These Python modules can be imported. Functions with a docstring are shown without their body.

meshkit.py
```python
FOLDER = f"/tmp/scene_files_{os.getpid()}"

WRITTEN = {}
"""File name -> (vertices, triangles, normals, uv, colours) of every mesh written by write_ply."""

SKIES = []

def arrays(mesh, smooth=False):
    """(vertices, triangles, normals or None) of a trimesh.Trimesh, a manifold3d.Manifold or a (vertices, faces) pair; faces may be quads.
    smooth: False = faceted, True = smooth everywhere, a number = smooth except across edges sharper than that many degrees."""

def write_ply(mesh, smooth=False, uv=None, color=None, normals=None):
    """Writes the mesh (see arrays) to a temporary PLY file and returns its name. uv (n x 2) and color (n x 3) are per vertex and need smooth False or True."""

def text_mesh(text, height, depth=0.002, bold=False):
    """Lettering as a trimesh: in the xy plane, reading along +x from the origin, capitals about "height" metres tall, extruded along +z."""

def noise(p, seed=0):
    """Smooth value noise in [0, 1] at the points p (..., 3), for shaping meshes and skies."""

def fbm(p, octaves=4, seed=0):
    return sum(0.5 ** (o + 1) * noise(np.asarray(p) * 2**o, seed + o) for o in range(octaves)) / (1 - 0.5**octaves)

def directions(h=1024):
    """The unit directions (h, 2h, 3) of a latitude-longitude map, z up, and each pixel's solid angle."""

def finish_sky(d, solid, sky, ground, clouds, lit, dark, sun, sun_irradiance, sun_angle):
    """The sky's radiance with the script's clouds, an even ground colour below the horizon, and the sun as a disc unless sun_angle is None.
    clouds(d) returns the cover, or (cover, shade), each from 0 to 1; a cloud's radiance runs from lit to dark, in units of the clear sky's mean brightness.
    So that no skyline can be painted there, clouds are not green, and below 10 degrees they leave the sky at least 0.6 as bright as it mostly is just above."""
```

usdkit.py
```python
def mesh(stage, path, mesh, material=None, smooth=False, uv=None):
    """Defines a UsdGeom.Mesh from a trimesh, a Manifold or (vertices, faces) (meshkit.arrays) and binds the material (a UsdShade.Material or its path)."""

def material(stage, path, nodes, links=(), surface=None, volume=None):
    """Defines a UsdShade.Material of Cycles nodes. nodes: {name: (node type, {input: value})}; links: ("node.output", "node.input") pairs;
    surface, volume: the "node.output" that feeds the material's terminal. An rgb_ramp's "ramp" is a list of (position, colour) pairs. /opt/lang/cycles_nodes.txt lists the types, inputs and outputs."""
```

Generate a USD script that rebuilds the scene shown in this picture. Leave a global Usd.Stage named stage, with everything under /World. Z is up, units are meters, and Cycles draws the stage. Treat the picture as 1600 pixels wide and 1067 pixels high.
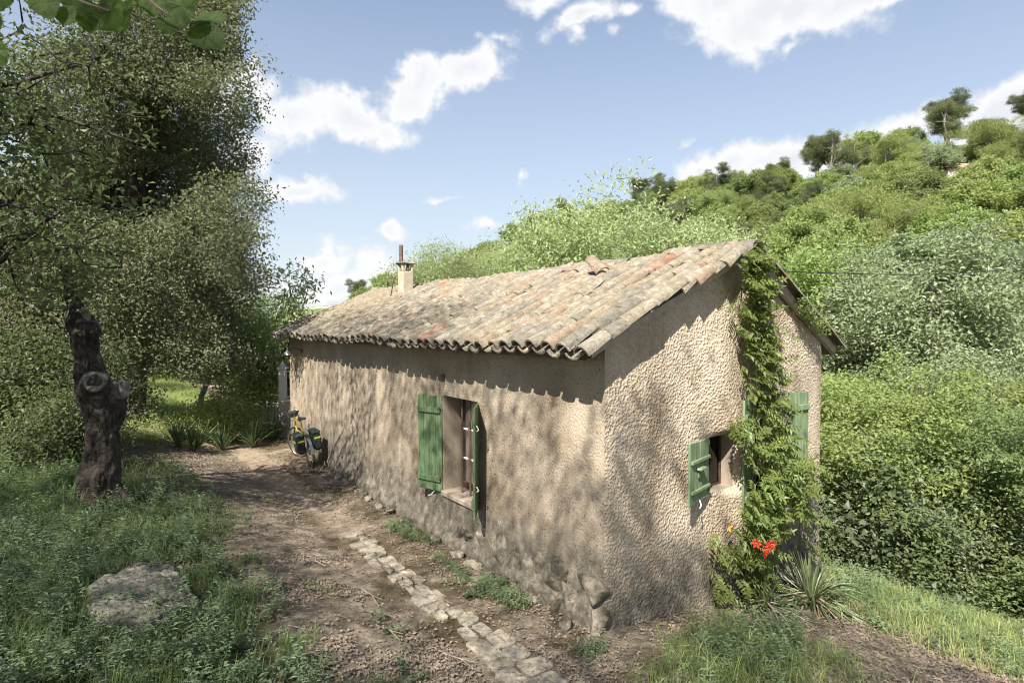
import math, random
import numpy as np, trimesh, usdkit, meshkit
from scipy.spatial import ConvexHull, cKDTree
from pxr import Usd, UsdGeom, UsdLux, UsdShade, Gf, Sdf, Vt

stage = Usd.Stage.CreateInMemory()
UsdGeom.SetStageUpAxis(stage, 'Z'); UsdGeom.SetStageMetersPerUnit(stage, 1.0)
W = UsdGeom.Xform.Define(stage, '/World'); stage.SetDefaultPrim(W.GetPrim())
UsdGeom.Scope.Define(stage, '/World/Looks')
rnd = np.random.default_rng(7)

# ------------------------------------------------------------------ camera, sky, sun, exposure
CAM_Z, FPX, PITCH = 2.8, 897.0, 1.66
EXPOSURE = 1.5
SUN_EL, SUN_DIR_XY = math.radians(47), np.array([-.388, -.923])
SUN_DIR_XY = SUN_DIR_XY / np.linalg.norm(SUN_DIR_XY)
SUN = np.array([*(SUN_DIR_XY * math.cos(SUN_EL)), math.sin(SUN_EL)])
SUN_INT, SKY_STR = 1.25, 0.12

cam = UsdGeom.Camera.Define(stage, '/World/camera')
cam.AddTranslateOp().Set((0, 0, CAM_Z)); cam.AddRotateXOp().Set(90 - PITCH)
cam.CreateHorizontalApertureAttr(36.0); cam.CreateVerticalApertureAttr(36.0 * 682 / 1024)
cam.CreateFocalLengthAttr(36.0 * FPX / 1600); cam.CreateClippingRangeAttr((0.05, 5000.0))
cam.CreateExposureAttr(EXPOSURE); cam.CreateFStopAttr(8.0); cam.CreateFocusDistanceAttr(7.5)

def at(px, py, d):
    """The point seen at a pixel of the 1600 x 1067 picture at depth d along the level view axis."""
    return np.array([(px - 800) / FPX * d, d, CAM_Z - (py - 507) / FPX * d])

def direction(px, py):
    v = at(px, py, 1.0) - [0, 0, CAM_Z]
    return v / np.linalg.norm(v)

def make_sky():
    # cloud banks: (px, py, half width, half height, tilt in degrees, weight) given as directions in the sky
    banks = [(455, 190, 75, 50, -25, 1), (545, 185, 95, 42, 12, 1), (600, 205, 60, 32, 0, .8), (655, 150, 80, 34, -22, 1), (735, 118, 75, 34, -30, 1), (790, 65, 30, 16, -20, .7),
             (400, 130, 60, 40, 20, .9), (465, 300, 75, 28, 5, .95), (390, 245, 60, 40, 0, .8), (320, 130, 60, 60, 0, 1), (275, 100, 40, 50, 0, 1), (495, 405, 75, 26, -4, .8), (520, 450, 140, 40, -5, .85), (585, 425, 70, 42, -10, .8),
             (610, 363, 42, 15, 0, .9), (770, 357, 32, 13, 0, .75), (705, 303, 40, 10, 0, .65), (815, 287, 18, 10, 0, .6), (560, 385, 34, 10, 0, .55),
             (1215, 35, 150, 55, 8, 1.1), (1130, 5, 110, 45, 10, 1), (1330, 10, 120, 35, -10, 1), (1235, 95, 26, 12, 0, .65), (1160, 65, 60, 26, 10, .8),
             (900, 35, 75, 32, -25, .95), (890, 70, 30, 26, 20, .7), (980, 10, 40, 22, 0, .7), (840, 5, 50, 25, 0, .7), (965, 55, 24, 14, 10, .5),
             (1330, 238, 130, 46, -8, 1.1), (1230, 262, 115, 40, -12, 1.05), (1120, 288, 120, 42, -14, 1), (1045, 318, 75, 36, -10, .95), (1400, 218, 95, 38, -15, .95),
             (1560, 190, 120, 44, -14, 1.1), (1490, 215, 60, 22, -10, .7), (1075, 243, 24, 10, 0, .55),
             (740, 470, 200, 30, 0, .5), (640, 300, 14, 10, 0, .3)]
    n = {'tc': ('texture_coordinate', {}),
         'sky': ('sky_texture', {'sky_type': 'single_scattering', 'sun_disc': False, 'sun_elevation': SUN_EL, 'sun_rotation': math.atan2(SUN[0], SUN[1]), 'altitude': 300.0, 'air_density': 1.0, 'aerosol_density': 1.2, 'ozone_density': 1.0}),
         'w1': ('noise_texture', {'scale': 9.0, 'detail': 4.0, 'roughness': .55}), 'w2': ('noise_texture', {'scale': 30.0, 'detail': 5.0, 'roughness': .6}),
         'ws': ('vector_math', {'math_type': 'subtract', 'vector2': (.5, .5, .5)}), 'wm': ('vector_math', {'math_type': 'scale', 'scale': .11}),
         'dir': ('vector_math', {'math_type': 'add'})}
    l = [('tc.generated', 'w1.vector'), ('tc.generated', 'w2.vector'), ('w1.color', 'ws.vector1'), ('ws.vector', 'wm.vector1'), ('tc.generated', 'dir.vector1'), ('wm.vector', 'dir.vector2')]
    last = None
    for i, (px, py, hw, hh, tilt, wt) in enumerate(banks):
        c = direction(px, py); e1 = np.cross(c, [0, 0, 1.0]); e1 /= np.linalg.norm(e1); e2 = np.cross(e1, c)
        k = np.linalg.norm([(px - 800) / FPX, 1, (507 - py) / FPX]); th = math.radians(tilt)
        u, v = e1 * math.cos(th) - e2 * math.sin(th), e1 * math.sin(th) + e2 * math.cos(th)
        u, v = u * FPX * k / (hw * 1.5), v * FPX * k / (hh * 1.5)
        n[f'a{i}'] = ('vector_math', {'math_type': 'dot_product', 'vector2': tuple(u)}); n[f'b{i}'] = ('vector_math', {'math_type': 'dot_product', 'vector2': tuple(v)})
        n[f'c{i}'] = ('combine_xyz', {}); n[f'l{i}'] = ('vector_math', {'math_type': 'length'})
        n[f'm{i}'] = ('map_range', {'from_min': 0.0, 'from_max': 1.0, 'to_min': float(wt), 'to_max': 0.0, 'clamp': True})
        l += [('dir.vector', f'a{i}.vector1'), ('dir.vector', f'b{i}.vector1'), (f'a{i}.value', f'c{i}.x'), (f'b{i}.value', f'c{i}.y'), (f'c{i}.vector', f'l{i}.vector1'), (f'l{i}.value', f'm{i}.value')]
        if last is None:
            last = f'm{i}.result'
        else:
            n[f'x{i}'] = ('math', {'math_type': 'smoothmax', 'value3': .12}); l += [(last, f'x{i}.value1'), (f'm{i}.result', f'x{i}.value2')]; last = f'x{i}.value'
    n['gen'] = ('noise_texture', {'scale': 2.3, 'detail': 3.0, 'roughness': .5})      # scattered clouds all round the sky
    n['genm'] = ('map_range', {'from_min': .56, 'from_max': .78, 'to_min': 0.0, 'to_max': .8, 'clamp': True})
    n['sep'] = ('separate_xyz', {}); n['back'] = ('map_range', {'from_min': .35, 'from_max': .1, 'to_min': 0.0, 'to_max': 1.0, 'clamp': True}); n['genb'] = ('math', {'math_type': 'multiply'})
    n['all'] = ('math', {'math_type': 'maximum'})
    l += [('tc.generated', 'gen.vector'), ('gen.fac', 'genm.value'), ('tc.generated', 'sep.vector'), ('sep.y', 'back.value'), ('genm.result', 'genb.value1'), ('back.result', 'genb.value2'), (last, 'all.value1'), ('genb.value', 'all.value2')]
    n['ns'] = ('math', {'math_type': 'subtract', 'value2': .5}); n['nm'] = ('math', {'math_type': 'multiply', 'value2': .75}); n['f'] = ('math', {'math_type': 'add'})
    n['cov'] = ('map_range', {'range_type': 'smoothstep', 'from_min': .27, 'from_max': .66, 'to_min': 0.0, 'to_max': .97, 'clamp': True})
    n['shade'] = ('rgb_ramp', {'ramp': [(0, (2.25, 2.45, 2.72)), (.45, (2.68, 2.76, 2.85)), (.62, (2.98, 2.99, 3.0)), (.85, (2.75, 2.8, 2.88)), (1, (2.55, 2.62, 2.74))]})
    n['mix'] = ('mix', {}); n['tint'] = ('mix', {'mix_type': 'multiply', 'fac': 1.0, 'color2': SKY_TINT})
    n['bg'] = ('background_shader', {'strength': SKY_STR})
    # pale air near the horizon
    n['hz'] = ('map_range', {'from_min': 0.0, 'from_max': .62, 'to_min': .80, 'to_max': .06, 'clamp': True}); n['hm'] = ('mix', {'color2': HORIZON})
    l += [('w2.fac', 'ns.value1'), ('ns.value', 'nm.value1'), ('all.value', 'f.value1'), ('nm.value', 'f.value2'), ('f.value', 'cov.value'), ('f.value', 'shade.fac'),
          ('sky.color', 'tint.color1'), ('sep.z', 'hz.value'), ('hz.result', 'hm.fac'), ('tint.color', 'hm.color1'), ('hm.color', 'mix.color1'), ('shade.color', 'mix.color2'), ('cov.result', 'mix.fac'), ('mix.color', 'bg.color')]
    m = usdkit.material(stage, '/World/Looks/sky_look', n, l, surface='bg.background')
    dome = UsdLux.DomeLight.Define(stage, '/World/sky'); dome.CreateIntensityAttr(1.0)
    UsdShade.MaterialBindingAPI.Apply(dome.GetPrim()).Bind(m)
    dome.GetPrim().SetCustomDataByKey('kind', 'structure')

SKY_TINT, HORIZON = (.575, .575, .575), (2.2, 2.32, 2.45)
make_sky()
sun = UsdLux.DistantLight.Define(stage, '/World/sun')
sun.CreateIntensityAttr(SUN_INT); sun.CreateAngleAttr(0.53); sun.CreateNormalizeAttr(True); sun.CreateColorAttr(Gf.Vec3f(1.0, .93, .82))
_a = -SUN
sun.AddTransformOp().Set(Gf.Matrix4d().SetRotate(Gf.Rotation(Gf.Vec3d(0, 0, -1), Gf.Vec3d(*map(float, _a)))))

# ------------------------------------------------------------------ helpers
used = {}
def numbered(parent, name):
    k = used[(parent, name)] = used.get((parent, name), -1) + 1
    return f'{parent}/{name}' + (f'_{k:03d}' if k else '')
def path_of(p): return '/World' if p is None else str(p.GetPath())
def data(p, label=None, cat=None, group=None, kind=None):
    for k, v in (('label', label), ('category', cat), ('group', group), ('kind', kind)):
        if v: p.SetCustomDataByKey(k, v)
    return p
def place(x, loc, rz=0, sc=None):
    x = UsdGeom.Xform(x); x.ClearXformOpOrder()
    x.AddTranslateOp().Set(Gf.Vec3d(*map(float, loc))); x.AddRotateZOp().Set(math.degrees(rz))
    if sc is not None: x.AddScaleOp().Set(Gf.Vec3f(*(sc if np.ndim(sc) else (sc, sc, sc))))
def thing(name, label, cat, loc=(0, 0, 0), rz=0, group=None, sc=None, kind=None):
    x = UsdGeom.Xform.Define(stage, numbered('/World', name)); place(x, loc, rz, sc)
    return data(x.GetPrim(), label, cat, group, kind)
def sub(name, parent):
    return UsdGeom.Xform.Define(stage, numbered(path_of(parent), name)).GetPrim()
def part(name, mesh, mat, parent=None, smooth=False, label=None, kind=None, prim=None):
    if isinstance(mesh, tuple):
        f_ = np.asarray(mesh[1], int); ids, inv = np.unique(f_, return_inverse=True)
        if len(ids) < len(mesh[0]): mesh = (np.asarray(mesh[0])[ids], inv.reshape(f_.shape))
    m = usdkit.mesh(stage, numbered(path_of(parent), name), mesh, mat, smooth=smooth)
    if prim:
        for k, v in prim.items():
            UsdGeom.PrimvarsAPI(m).CreatePrimvar(k, Sdf.ValueTypeNames.Color3fArray, 'vertex').Set(Vt.Vec3fArray.FromNumpy(np.asarray(v, np.float32)))
    return data(m.GetPrim(), label, None, None, kind)
def copy(src, loc, rz=0, sc=None, label=None, group=None):
    was = src.GetCustomData()
    x = UsdGeom.Xform.Define(stage, numbered('/World', src.GetName()))
    x.GetPrim().GetReferences().AddInternalReference(src.GetPath()); x.GetPrim().SetInstanceable(True)
    place(x, loc, rz, sc)
    return data(x.GetPrim(), label or was['label'], was['category'], group or was.get('group'))
def scatter(name, parent, protos, pos, rz, sc, idx, kind='stuff', tilt=None):
    """A PointInstancer of small prototypes for what nobody could count."""
    pi = UsdGeom.PointInstancer.Define(stage, numbered(path_of(parent), name))
    holder = pi.GetPath().AppendChild('shapes'); UsdGeom.Scope.Define(stage, holder)
    rel = pi.CreatePrototypesRel()
    for i, (mesh, mat) in enumerate(protos):
        m = usdkit.mesh(stage, str(holder) + f'/tuft_{i:03d}', mesh, mat); rel.AddTarget(m.GetPath())
    n = len(pos)
    pi.CreatePositionsAttr(Vt.Vec3fArray.FromNumpy(np.asarray(pos, np.float32)))
    q = np.zeros((n, 4)); q[:, 0] = np.cos(np.asarray(rz) / 2); q[:, 3] = np.sin(np.asarray(rz) / 2)
    pi.CreateOrientationsAttr(Vt.QuathArray([Gf.Quath(float(a), 0, 0, float(b)) for a, b in q[:, [0, 3]]]))
    sc = np.asarray(sc, np.float32); sc = np.repeat(sc[:, None], 3, 1) if sc.ndim == 1 else sc
    pi.CreateScalesAttr(Vt.Vec3fArray.FromNumpy(sc))
    pi.CreateProtoIndicesAttr(Vt.IntArray.FromNumpy(np.asarray(idx, np.int32)))
    return data(pi.GetPrim(), kind=kind)

class MB:
    """Collects vertices and faces of one mesh."""
    def __init__(s): s.v, s.f, s.n = [], [], 0
    def add(s, v, f):
        v = np.asarray(v, float); f = np.asarray(f, int)
        if f.shape[1] == 4: f = np.vstack([f[:, [0, 1, 2]], f[:, [0, 2, 3]]])
        s.v.append(v); s.f.append(f + s.n); s.n += len(v); return s
    def mesh(s, m): return s.add(m.vertices, m.faces)
    def box(s, lo, hi, M=None, ch=0.0):
        lo, hi = np.minimum(lo, hi), np.maximum(lo, hi)
        if ch > 0:
            pts = []
            for sx in (0, 1):
                for sy in (0, 1):
                    for sz in (0, 1):
                        c = np.array([hi[0] if sx else lo[0], hi[1] if sy else lo[1], hi[2] if sz else lo[2]], float)
                        d = np.array([-1 if sx else 1, -1 if sy else 1, -1 if sz else 1]) * ch
                        for k in range(3):
                            q = c + d; q[k] = c[k]; pts.append(q)
            h = trimesh.convex.convex_hull(np.array(pts)); v, f = h.vertices, h.faces
        else:
            h = trimesh.creation.box(bounds=[lo, hi]); v, f = h.vertices, h.faces
        if M is not None: v = trimesh.transform_points(v, M)
        return s.add(v, f)
    def tube(s, pts, rad, n=6, cap=True):
        pts = np.asarray(pts, float); rad = np.broadcast_to(np.asarray(rad, float), (len(pts),))
        t = np.gradient(pts, axis=0); t /= np.linalg.norm(t, axis=1, keepdims=True) + 1e-12
        ref = np.array([0, 0, 1.0]) if abs(t[:, 2]).mean() < .8 else np.array([1.0, 0, 0])
        a = np.cross(t, ref); a /= np.linalg.norm(a, axis=1, keepdims=True) + 1e-12; b = np.cross(t, a)
        th = np.arange(n) * 2 * math.pi / n
        v = (pts[:, None] + rad[:, None, None] * (np.cos(th)[None, :, None] * a[:, None] + np.sin(th)[None, :, None] * b[:, None])).reshape(-1, 3)
        i, j = np.meshgrid(np.arange(len(pts) - 1), np.arange(n), indexing='ij'); j2 = (j + 1) % n
        f = np.stack([i * n + j, (i + 1) * n + j, (i + 1) * n + j2, i * n + j2], -1).reshape(-1, 4)
        f = np.vstack([f[:, [0, 1, 2]], f[:, [0, 2, 3]]])
        if cap:
            e = (len(pts) - 1) * n
            f = np.vstack([f, [[0, k, k + 1] for k in range(1, n - 1)], [[e, e + k + 1, e + k] for k in range(1, n - 1)]])
        return s.add(v, f)
    @property
    def out(s): return np.vstack(s.v), np.vstack(s.f)

def rot(axis, ang): return trimesh.transformations.rotation_matrix(ang, axis)
def fbm(p, sc, seed=0, oct=4): return meshkit.fbm(np.asarray(p, float) * sc, oct, seed) - .5
def norm(v): return v / (np.linalg.norm(v, axis=-1, keepdims=True) + 1e-12)

# ------------------------------------------------------------------ materials
def look(name, ramp, scale=4.0, detail=6.0, rough=.8, bump=0.0, bscale=None, bdist=.01, spec=.3, scale2=None, ramp2=None, mul=.0, metal=0.0, stretch=None, coords='pos', distort=0.0):
    n = {'g': ('geometry', {}), 'n': ('noise_texture', {'scale': scale, 'detail': detail, 'roughness': .6, 'distortion': distort}), 'r': ('rgb_ramp', {'ramp': ramp}),
         'p': ('principled_bsdf', {'roughness': rough, 'specular_ior_level': spec, 'metallic': metal})}
    src = 'g.position'; l = []
    if coords == 'object':
        n['t'] = ('texture_coordinate', {}); src = 't.object'
    if stretch:
        n['mp'] = ('mapping', {'scale': stretch}); l.append((src, 'mp.vector')); src = 'mp.vector'
    l += [(src, 'n.vector'), ('n.fac', 'r.fac')]; col = 'r.color'
    if ramp2:
        n['n2'] = ('noise_texture', {'scale': scale2, 'detail': 4.0, 'roughness': .65}); n['r2'] = ('rgb_ramp', {'ramp': ramp2}); n['mx'] = ('mix', {'mix_type': 'multiply', 'fac': 1.0})
        l += [(src, 'n2.vector'), ('n2.fac', 'r2.fac'), (col, 'mx.color1'), ('r2.color', 'mx.color2')]; col = 'mx.color'
    l.append((col, 'p.base_color'))
    if bump:
        n['bn'] = ('noise_texture', {'scale': bscale or scale * 4, 'detail': 6.0, 'roughness': .65}); n['b'] = ('bump', {'strength': bump, 'distance': bdist})
        l += [(src, 'bn.vector'), ('bn.fac', 'b.height'), ('b.normal', 'p.normal')]
    return usdkit.material(stage, f'/World/Looks/{name}', n, l, surface='p.BSDF')

def leaf_look(name, ramp, trans=.4, tcol=1.6, rough=.5, spec=.35, vary=.25, hue=.03, gain=1.0):
    """Leaves: each leaf (mesh island) its own tone, each plant its own brightness, light passing through."""
    n = {'g': ('geometry', {}), 'r': ('rgb_ramp', {'ramp': ramp}), 'o': ('object_info', {}), 'ov': ('map_range', {'from_min': 0.0, 'from_max': 1.0, 'to_min': gain * (1 - vary), 'to_max': gain * (1 + vary)}),
         'oh': ('map_range', {'from_min': 0.0, 'from_max': 1.0, 'to_min': .5 - hue * .8, 'to_max': .5 + hue * .12}), 'h': ('hsv', {'saturation': .86, 'fac': 1.0}),
         'ww': ('white_noise_texture', {'dimensions': '1D'}),
         'p': ('principled_bsdf', {'roughness': rough, 'specular_ior_level': spec}), 't': ('translucent_bsdf', {}), 'tm': ('mix', {'mix_type': 'multiply', 'fac': 1.0, 'color2': (tcol, tcol * 1.02, tcol * .68)}),
         'm': ('mix_closure', {'fac': trans})}
    l = [('g.random_per_island', 'r.fac'), ('o.random', 'ov.value'), ('o.random', 'ww.w'), ('ww.value', 'oh.value'), ('oh.result', 'h.hue'), ('ov.result', 'h.value'), ('r.color', 'h.color'),
         ('h.color', 'p.base_color'), ('h.color', 'tm.color1'), ('tm.color', 't.color'), ('p.BSDF', 'm.closure1'), ('t.BSDF', 'm.closure2')]
    return usdkit.material(stage, f'/World/Looks/{name}', n, l, surface='m.closure')

M = {}
# ------------------------------------------------------------------ terrain
C0 = np.array([.85, 5.25]); TH = math.atan2(.592, .806)
EX, EY = np.array([math.cos(TH), math.sin(TH)]), np.array([-math.sin(TH), math.cos(TH)])
LEN, WID = 10.3, 4.07                                   # the house: along its long wall, across its gable
def to_house(p):
    r = np.asarray(p, float)[..., :2] - C0
    return r @ EX, r @ EY
def from_house(x, y, z=0.0):
    x, y, z = np.broadcast_arrays(np.asarray(x, float), np.asarray(y, float), np.asarray(z, float))
    return np.stack([C0[0] + x * EX[0] + y * EY[0], C0[1] + x * EX[1] + y * EY[1], z], -1)
def sstep(x, a, b):
    t = np.clip((x - a) / (b - a), 0, 1); return t * t * (3 - 2 * t)
def ground_z(x, y):
    x, y = np.asarray(x, float), np.asarray(y, float); p2 = np.stack([x, y, 0 * x], -1)
    q, s = to_house(p2); w = -q
    bank = .95 * (1 - np.exp(-np.maximum(0, w - 1.45) * .30)) + .02 * np.maximum(0, w - 9)
    qq = np.maximum(q, 0)
    near = -.17 * np.minimum(qq, 4.6) - .42 * np.clip(qq - 4.6, 0, 17) - .05 * np.clip(qq - 21.6, 0, 6)
    hill = np.maximum(0, q - 29); hill = np.where(hill < 118, hill * .385, 118 * .385 - (hill - 118) * .2) * (1 - sstep(s, 150, 290)) * (1 - .5 * sstep(-s, 60, 200))
    hill = np.maximum(hill, -6) * (1 + .25 * fbm(p2, 1 / 45., 3, 3))
    far = -6 * sstep(s, 60, 150) * sstep(w + 60, 0, 40)
    bump = .05 * fbm(p2, .9, 1, 3) + .5 * fbm(p2, .08, 2, 2) * sstep(np.hypot(x, y - 6), 9, 30) + .018 * fbm(p2, 6, 5, 3)
    inside = sstep(q, -1.6, -1.2) * (1 - sstep(q, -.1, .5)) * sstep(s, -.5, .2)
    trench = -.03 * inside
    return bank + near + hill + far + bump * (1 - .6 * inside) + trench
def lines(lo, hi, fine_lo, fine_hi, step, grow=1.12, most=14.0):
    mid = np.arange(fine_lo, fine_hi + 1e-6, step); up, dn = [mid[-1]], [mid[0]]; d = step
    while up[-1] < hi: d = min(d * grow, most); up.append(up[-1] + d)
    d = step
    while dn[-1] > lo: d = min(d * grow, most); dn.append(dn[-1] - d)
    return np.concatenate([dn[:0:-1], mid, up[1:]])
def grid_mesh(X, Y, Z):
    ny, nx = X.shape; i = np.arange(ny * nx).reshape(ny, nx)
    return np.stack([X, Y, Z], -1).reshape(-1, 3), np.stack([i[:-1, :-1], i[:-1, 1:], i[1:, 1:], i[1:, :-1]], -1).reshape(-1, 4)
gx, gy = lines(-420, 420, -6.5, 6.5, .075), lines(-60, 560, 2.8, 12.5, .075)
GX, GY = np.meshgrid(gx, gy)
gv, gf = grid_mesh(GX, GY, ground_z(GX, GY))
def cover(p):
    """(pale dirt, grass, moss) from 0 to 1 at points p."""
    q, s = to_house(p); w = -q; p = np.c_[p[:, :2], 0 * p[:, 0]]
    n1, n2 = fbm(p, .8, 11), fbm(p, 2.3, 12)
    strip = np.exp(-((w - 1.0 - .12 * np.sin(s)) / .26) ** 2) * sstep(s, 3.3, 4.2) * (1 - sstep(s, 8.2, 10)) + np.exp(-((w - .9 - .25 * np.maximum(0, s - 8.5)) / .4) ** 2) * sstep(s, 7.5, 8.6) * (1 - sstep(s, 13, 18))
    pale = np.clip(strip * 1.25 + .25 * sstep(n2 + n1, .12, .4), 0, 1)
    grass = sstep(w + 1.3 * n1 + .5 * n2, 2.1, 3.1) * (1 - .5 * sstep(s, 5, 7) * (1 - sstep(w, 3.2, 5)))
    grass = np.maximum(grass, sstep(s + n1, 12.2, 13.5) * sstep(w, -.5, 1.5))
    right = sstep(q + 1.2 * n1, 3.0, 4.0) * sstep(-s - .2 + 1.1 * n1 + .35 * (q - 3.4), -.2, .7)
    grass = np.clip(np.maximum(grass, np.maximum(right, sstep(q, 5.0, 6.0))) * (1 - strip), 0, 1)
    moss = sstep(n1 * .7 + n2 + .25 * (w > .1) * (w < 1.4) * (s > 0), .05, .3) * (1 - pale)
    return np.stack([pale, grass, moss], -1)
gcov = cover(gv)
n = {'g': ('geometry', {}), 'a': ('attribute', {'attribute': 'mask'}), 's': ('separate_color', {}),
     'n1': ('noise_texture', {'scale': 7.0, 'detail': 8.0, 'roughness': .7}), 'n2': ('noise_texture', {'scale': 45.0, 'detail': 6.0, 'roughness': .75}), 'n3': ('noise_texture', {'scale': 1.3, 'detail': 5.0}),
     'vo': ('voronoi_texture', {'scale': 38.0, 'randomness': 1.0}),
     'base': ('rgb_ramp', {'ramp': [(.3, (0.123, 0.099, 0.071)), (.45, (0.235, 0.196, 0.148)), (.58, (0.364, 0.308, 0.239)), (.75, (0.515, 0.454, 0.370))]}),
     'pale': ('rgb_ramp', {'ramp': [(.3, (.24, .185, .13)), (.55, (.40, .33, .25)), (.75, (.5, .43, .34))]}),
     'grass': ('rgb_ramp', {'ramp': [(.3, (.035, .04, .016)), (.55, (.07, .085, .03)), (.75, (.13, .12, .055))]}),
     'moss': ('rgb_ramp', {'ramp': [(.3, (.045, .034, .014)), (.55, (.085, .062, .024)), (.75, (.12, .1, .035))]}),
     'm1': ('mix', {}), 'm2': ('mix', {}), 'm3': ('mix', {}), 'mf': ('math', {'math_type': 'multiply', 'value2': .75}),
     'mul': ('mix', {'mix_type': 'multiply', 'fac': .55}), 'vr': ('rgb_ramp', {'ramp': [(0, (.55, .5, .45)), (.5, (1, 1, 1)), (1, (1.35, 1.25, 1.15))]}),
     'bh': ('math', {'math_type': 'add'}), 'b': ('bump', {'strength': 1.0, 'distance': .05}), 'p': ('principled_bsdf', {'roughness': .95, 'specular_ior_level': .15})}
l = [('g.position', f'{k}.vector') for k in ('n1', 'n2', 'n3', 'vo')] + [('a.color', 's.color'), ('n1.fac', 'base.fac'), ('n2.fac', 'pale.fac'), ('n1.fac', 'grass.fac'), ('n2.fac', 'moss.fac'),
     ('base.color', 'm1.color1'), ('moss.color', 'm1.color2'), ('s.b', 'mf.value1'), ('mf.value', 'm1.fac'), ('m1.color', 'm2.color1'), ('pale.color', 'm2.color2'), ('s.r', 'm2.fac'),
     ('m2.color', 'm3.color1'), ('grass.color', 'm3.color2'), ('s.g', 'm3.fac'), ('vo.color', 'vr.fac'), ('m3.color', 'mul.color1'), ('vr.color', 'mul.color2'), ('mul.color', 'p.base_color'),
     ('n2.fac', 'bh.value1'), ('n1.fac', 'bh.value2'), ('bh.value', 'b.height'), ('b.normal', 'p.normal')]
M['ground'] = usdkit.material(stage, '/World/Looks/ground_look', n, l, surface='p.BSDF')
ground = part('ground', (gv, gf), M['ground'], smooth=True, prim={'mask': gcov}, kind='structure')

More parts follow.
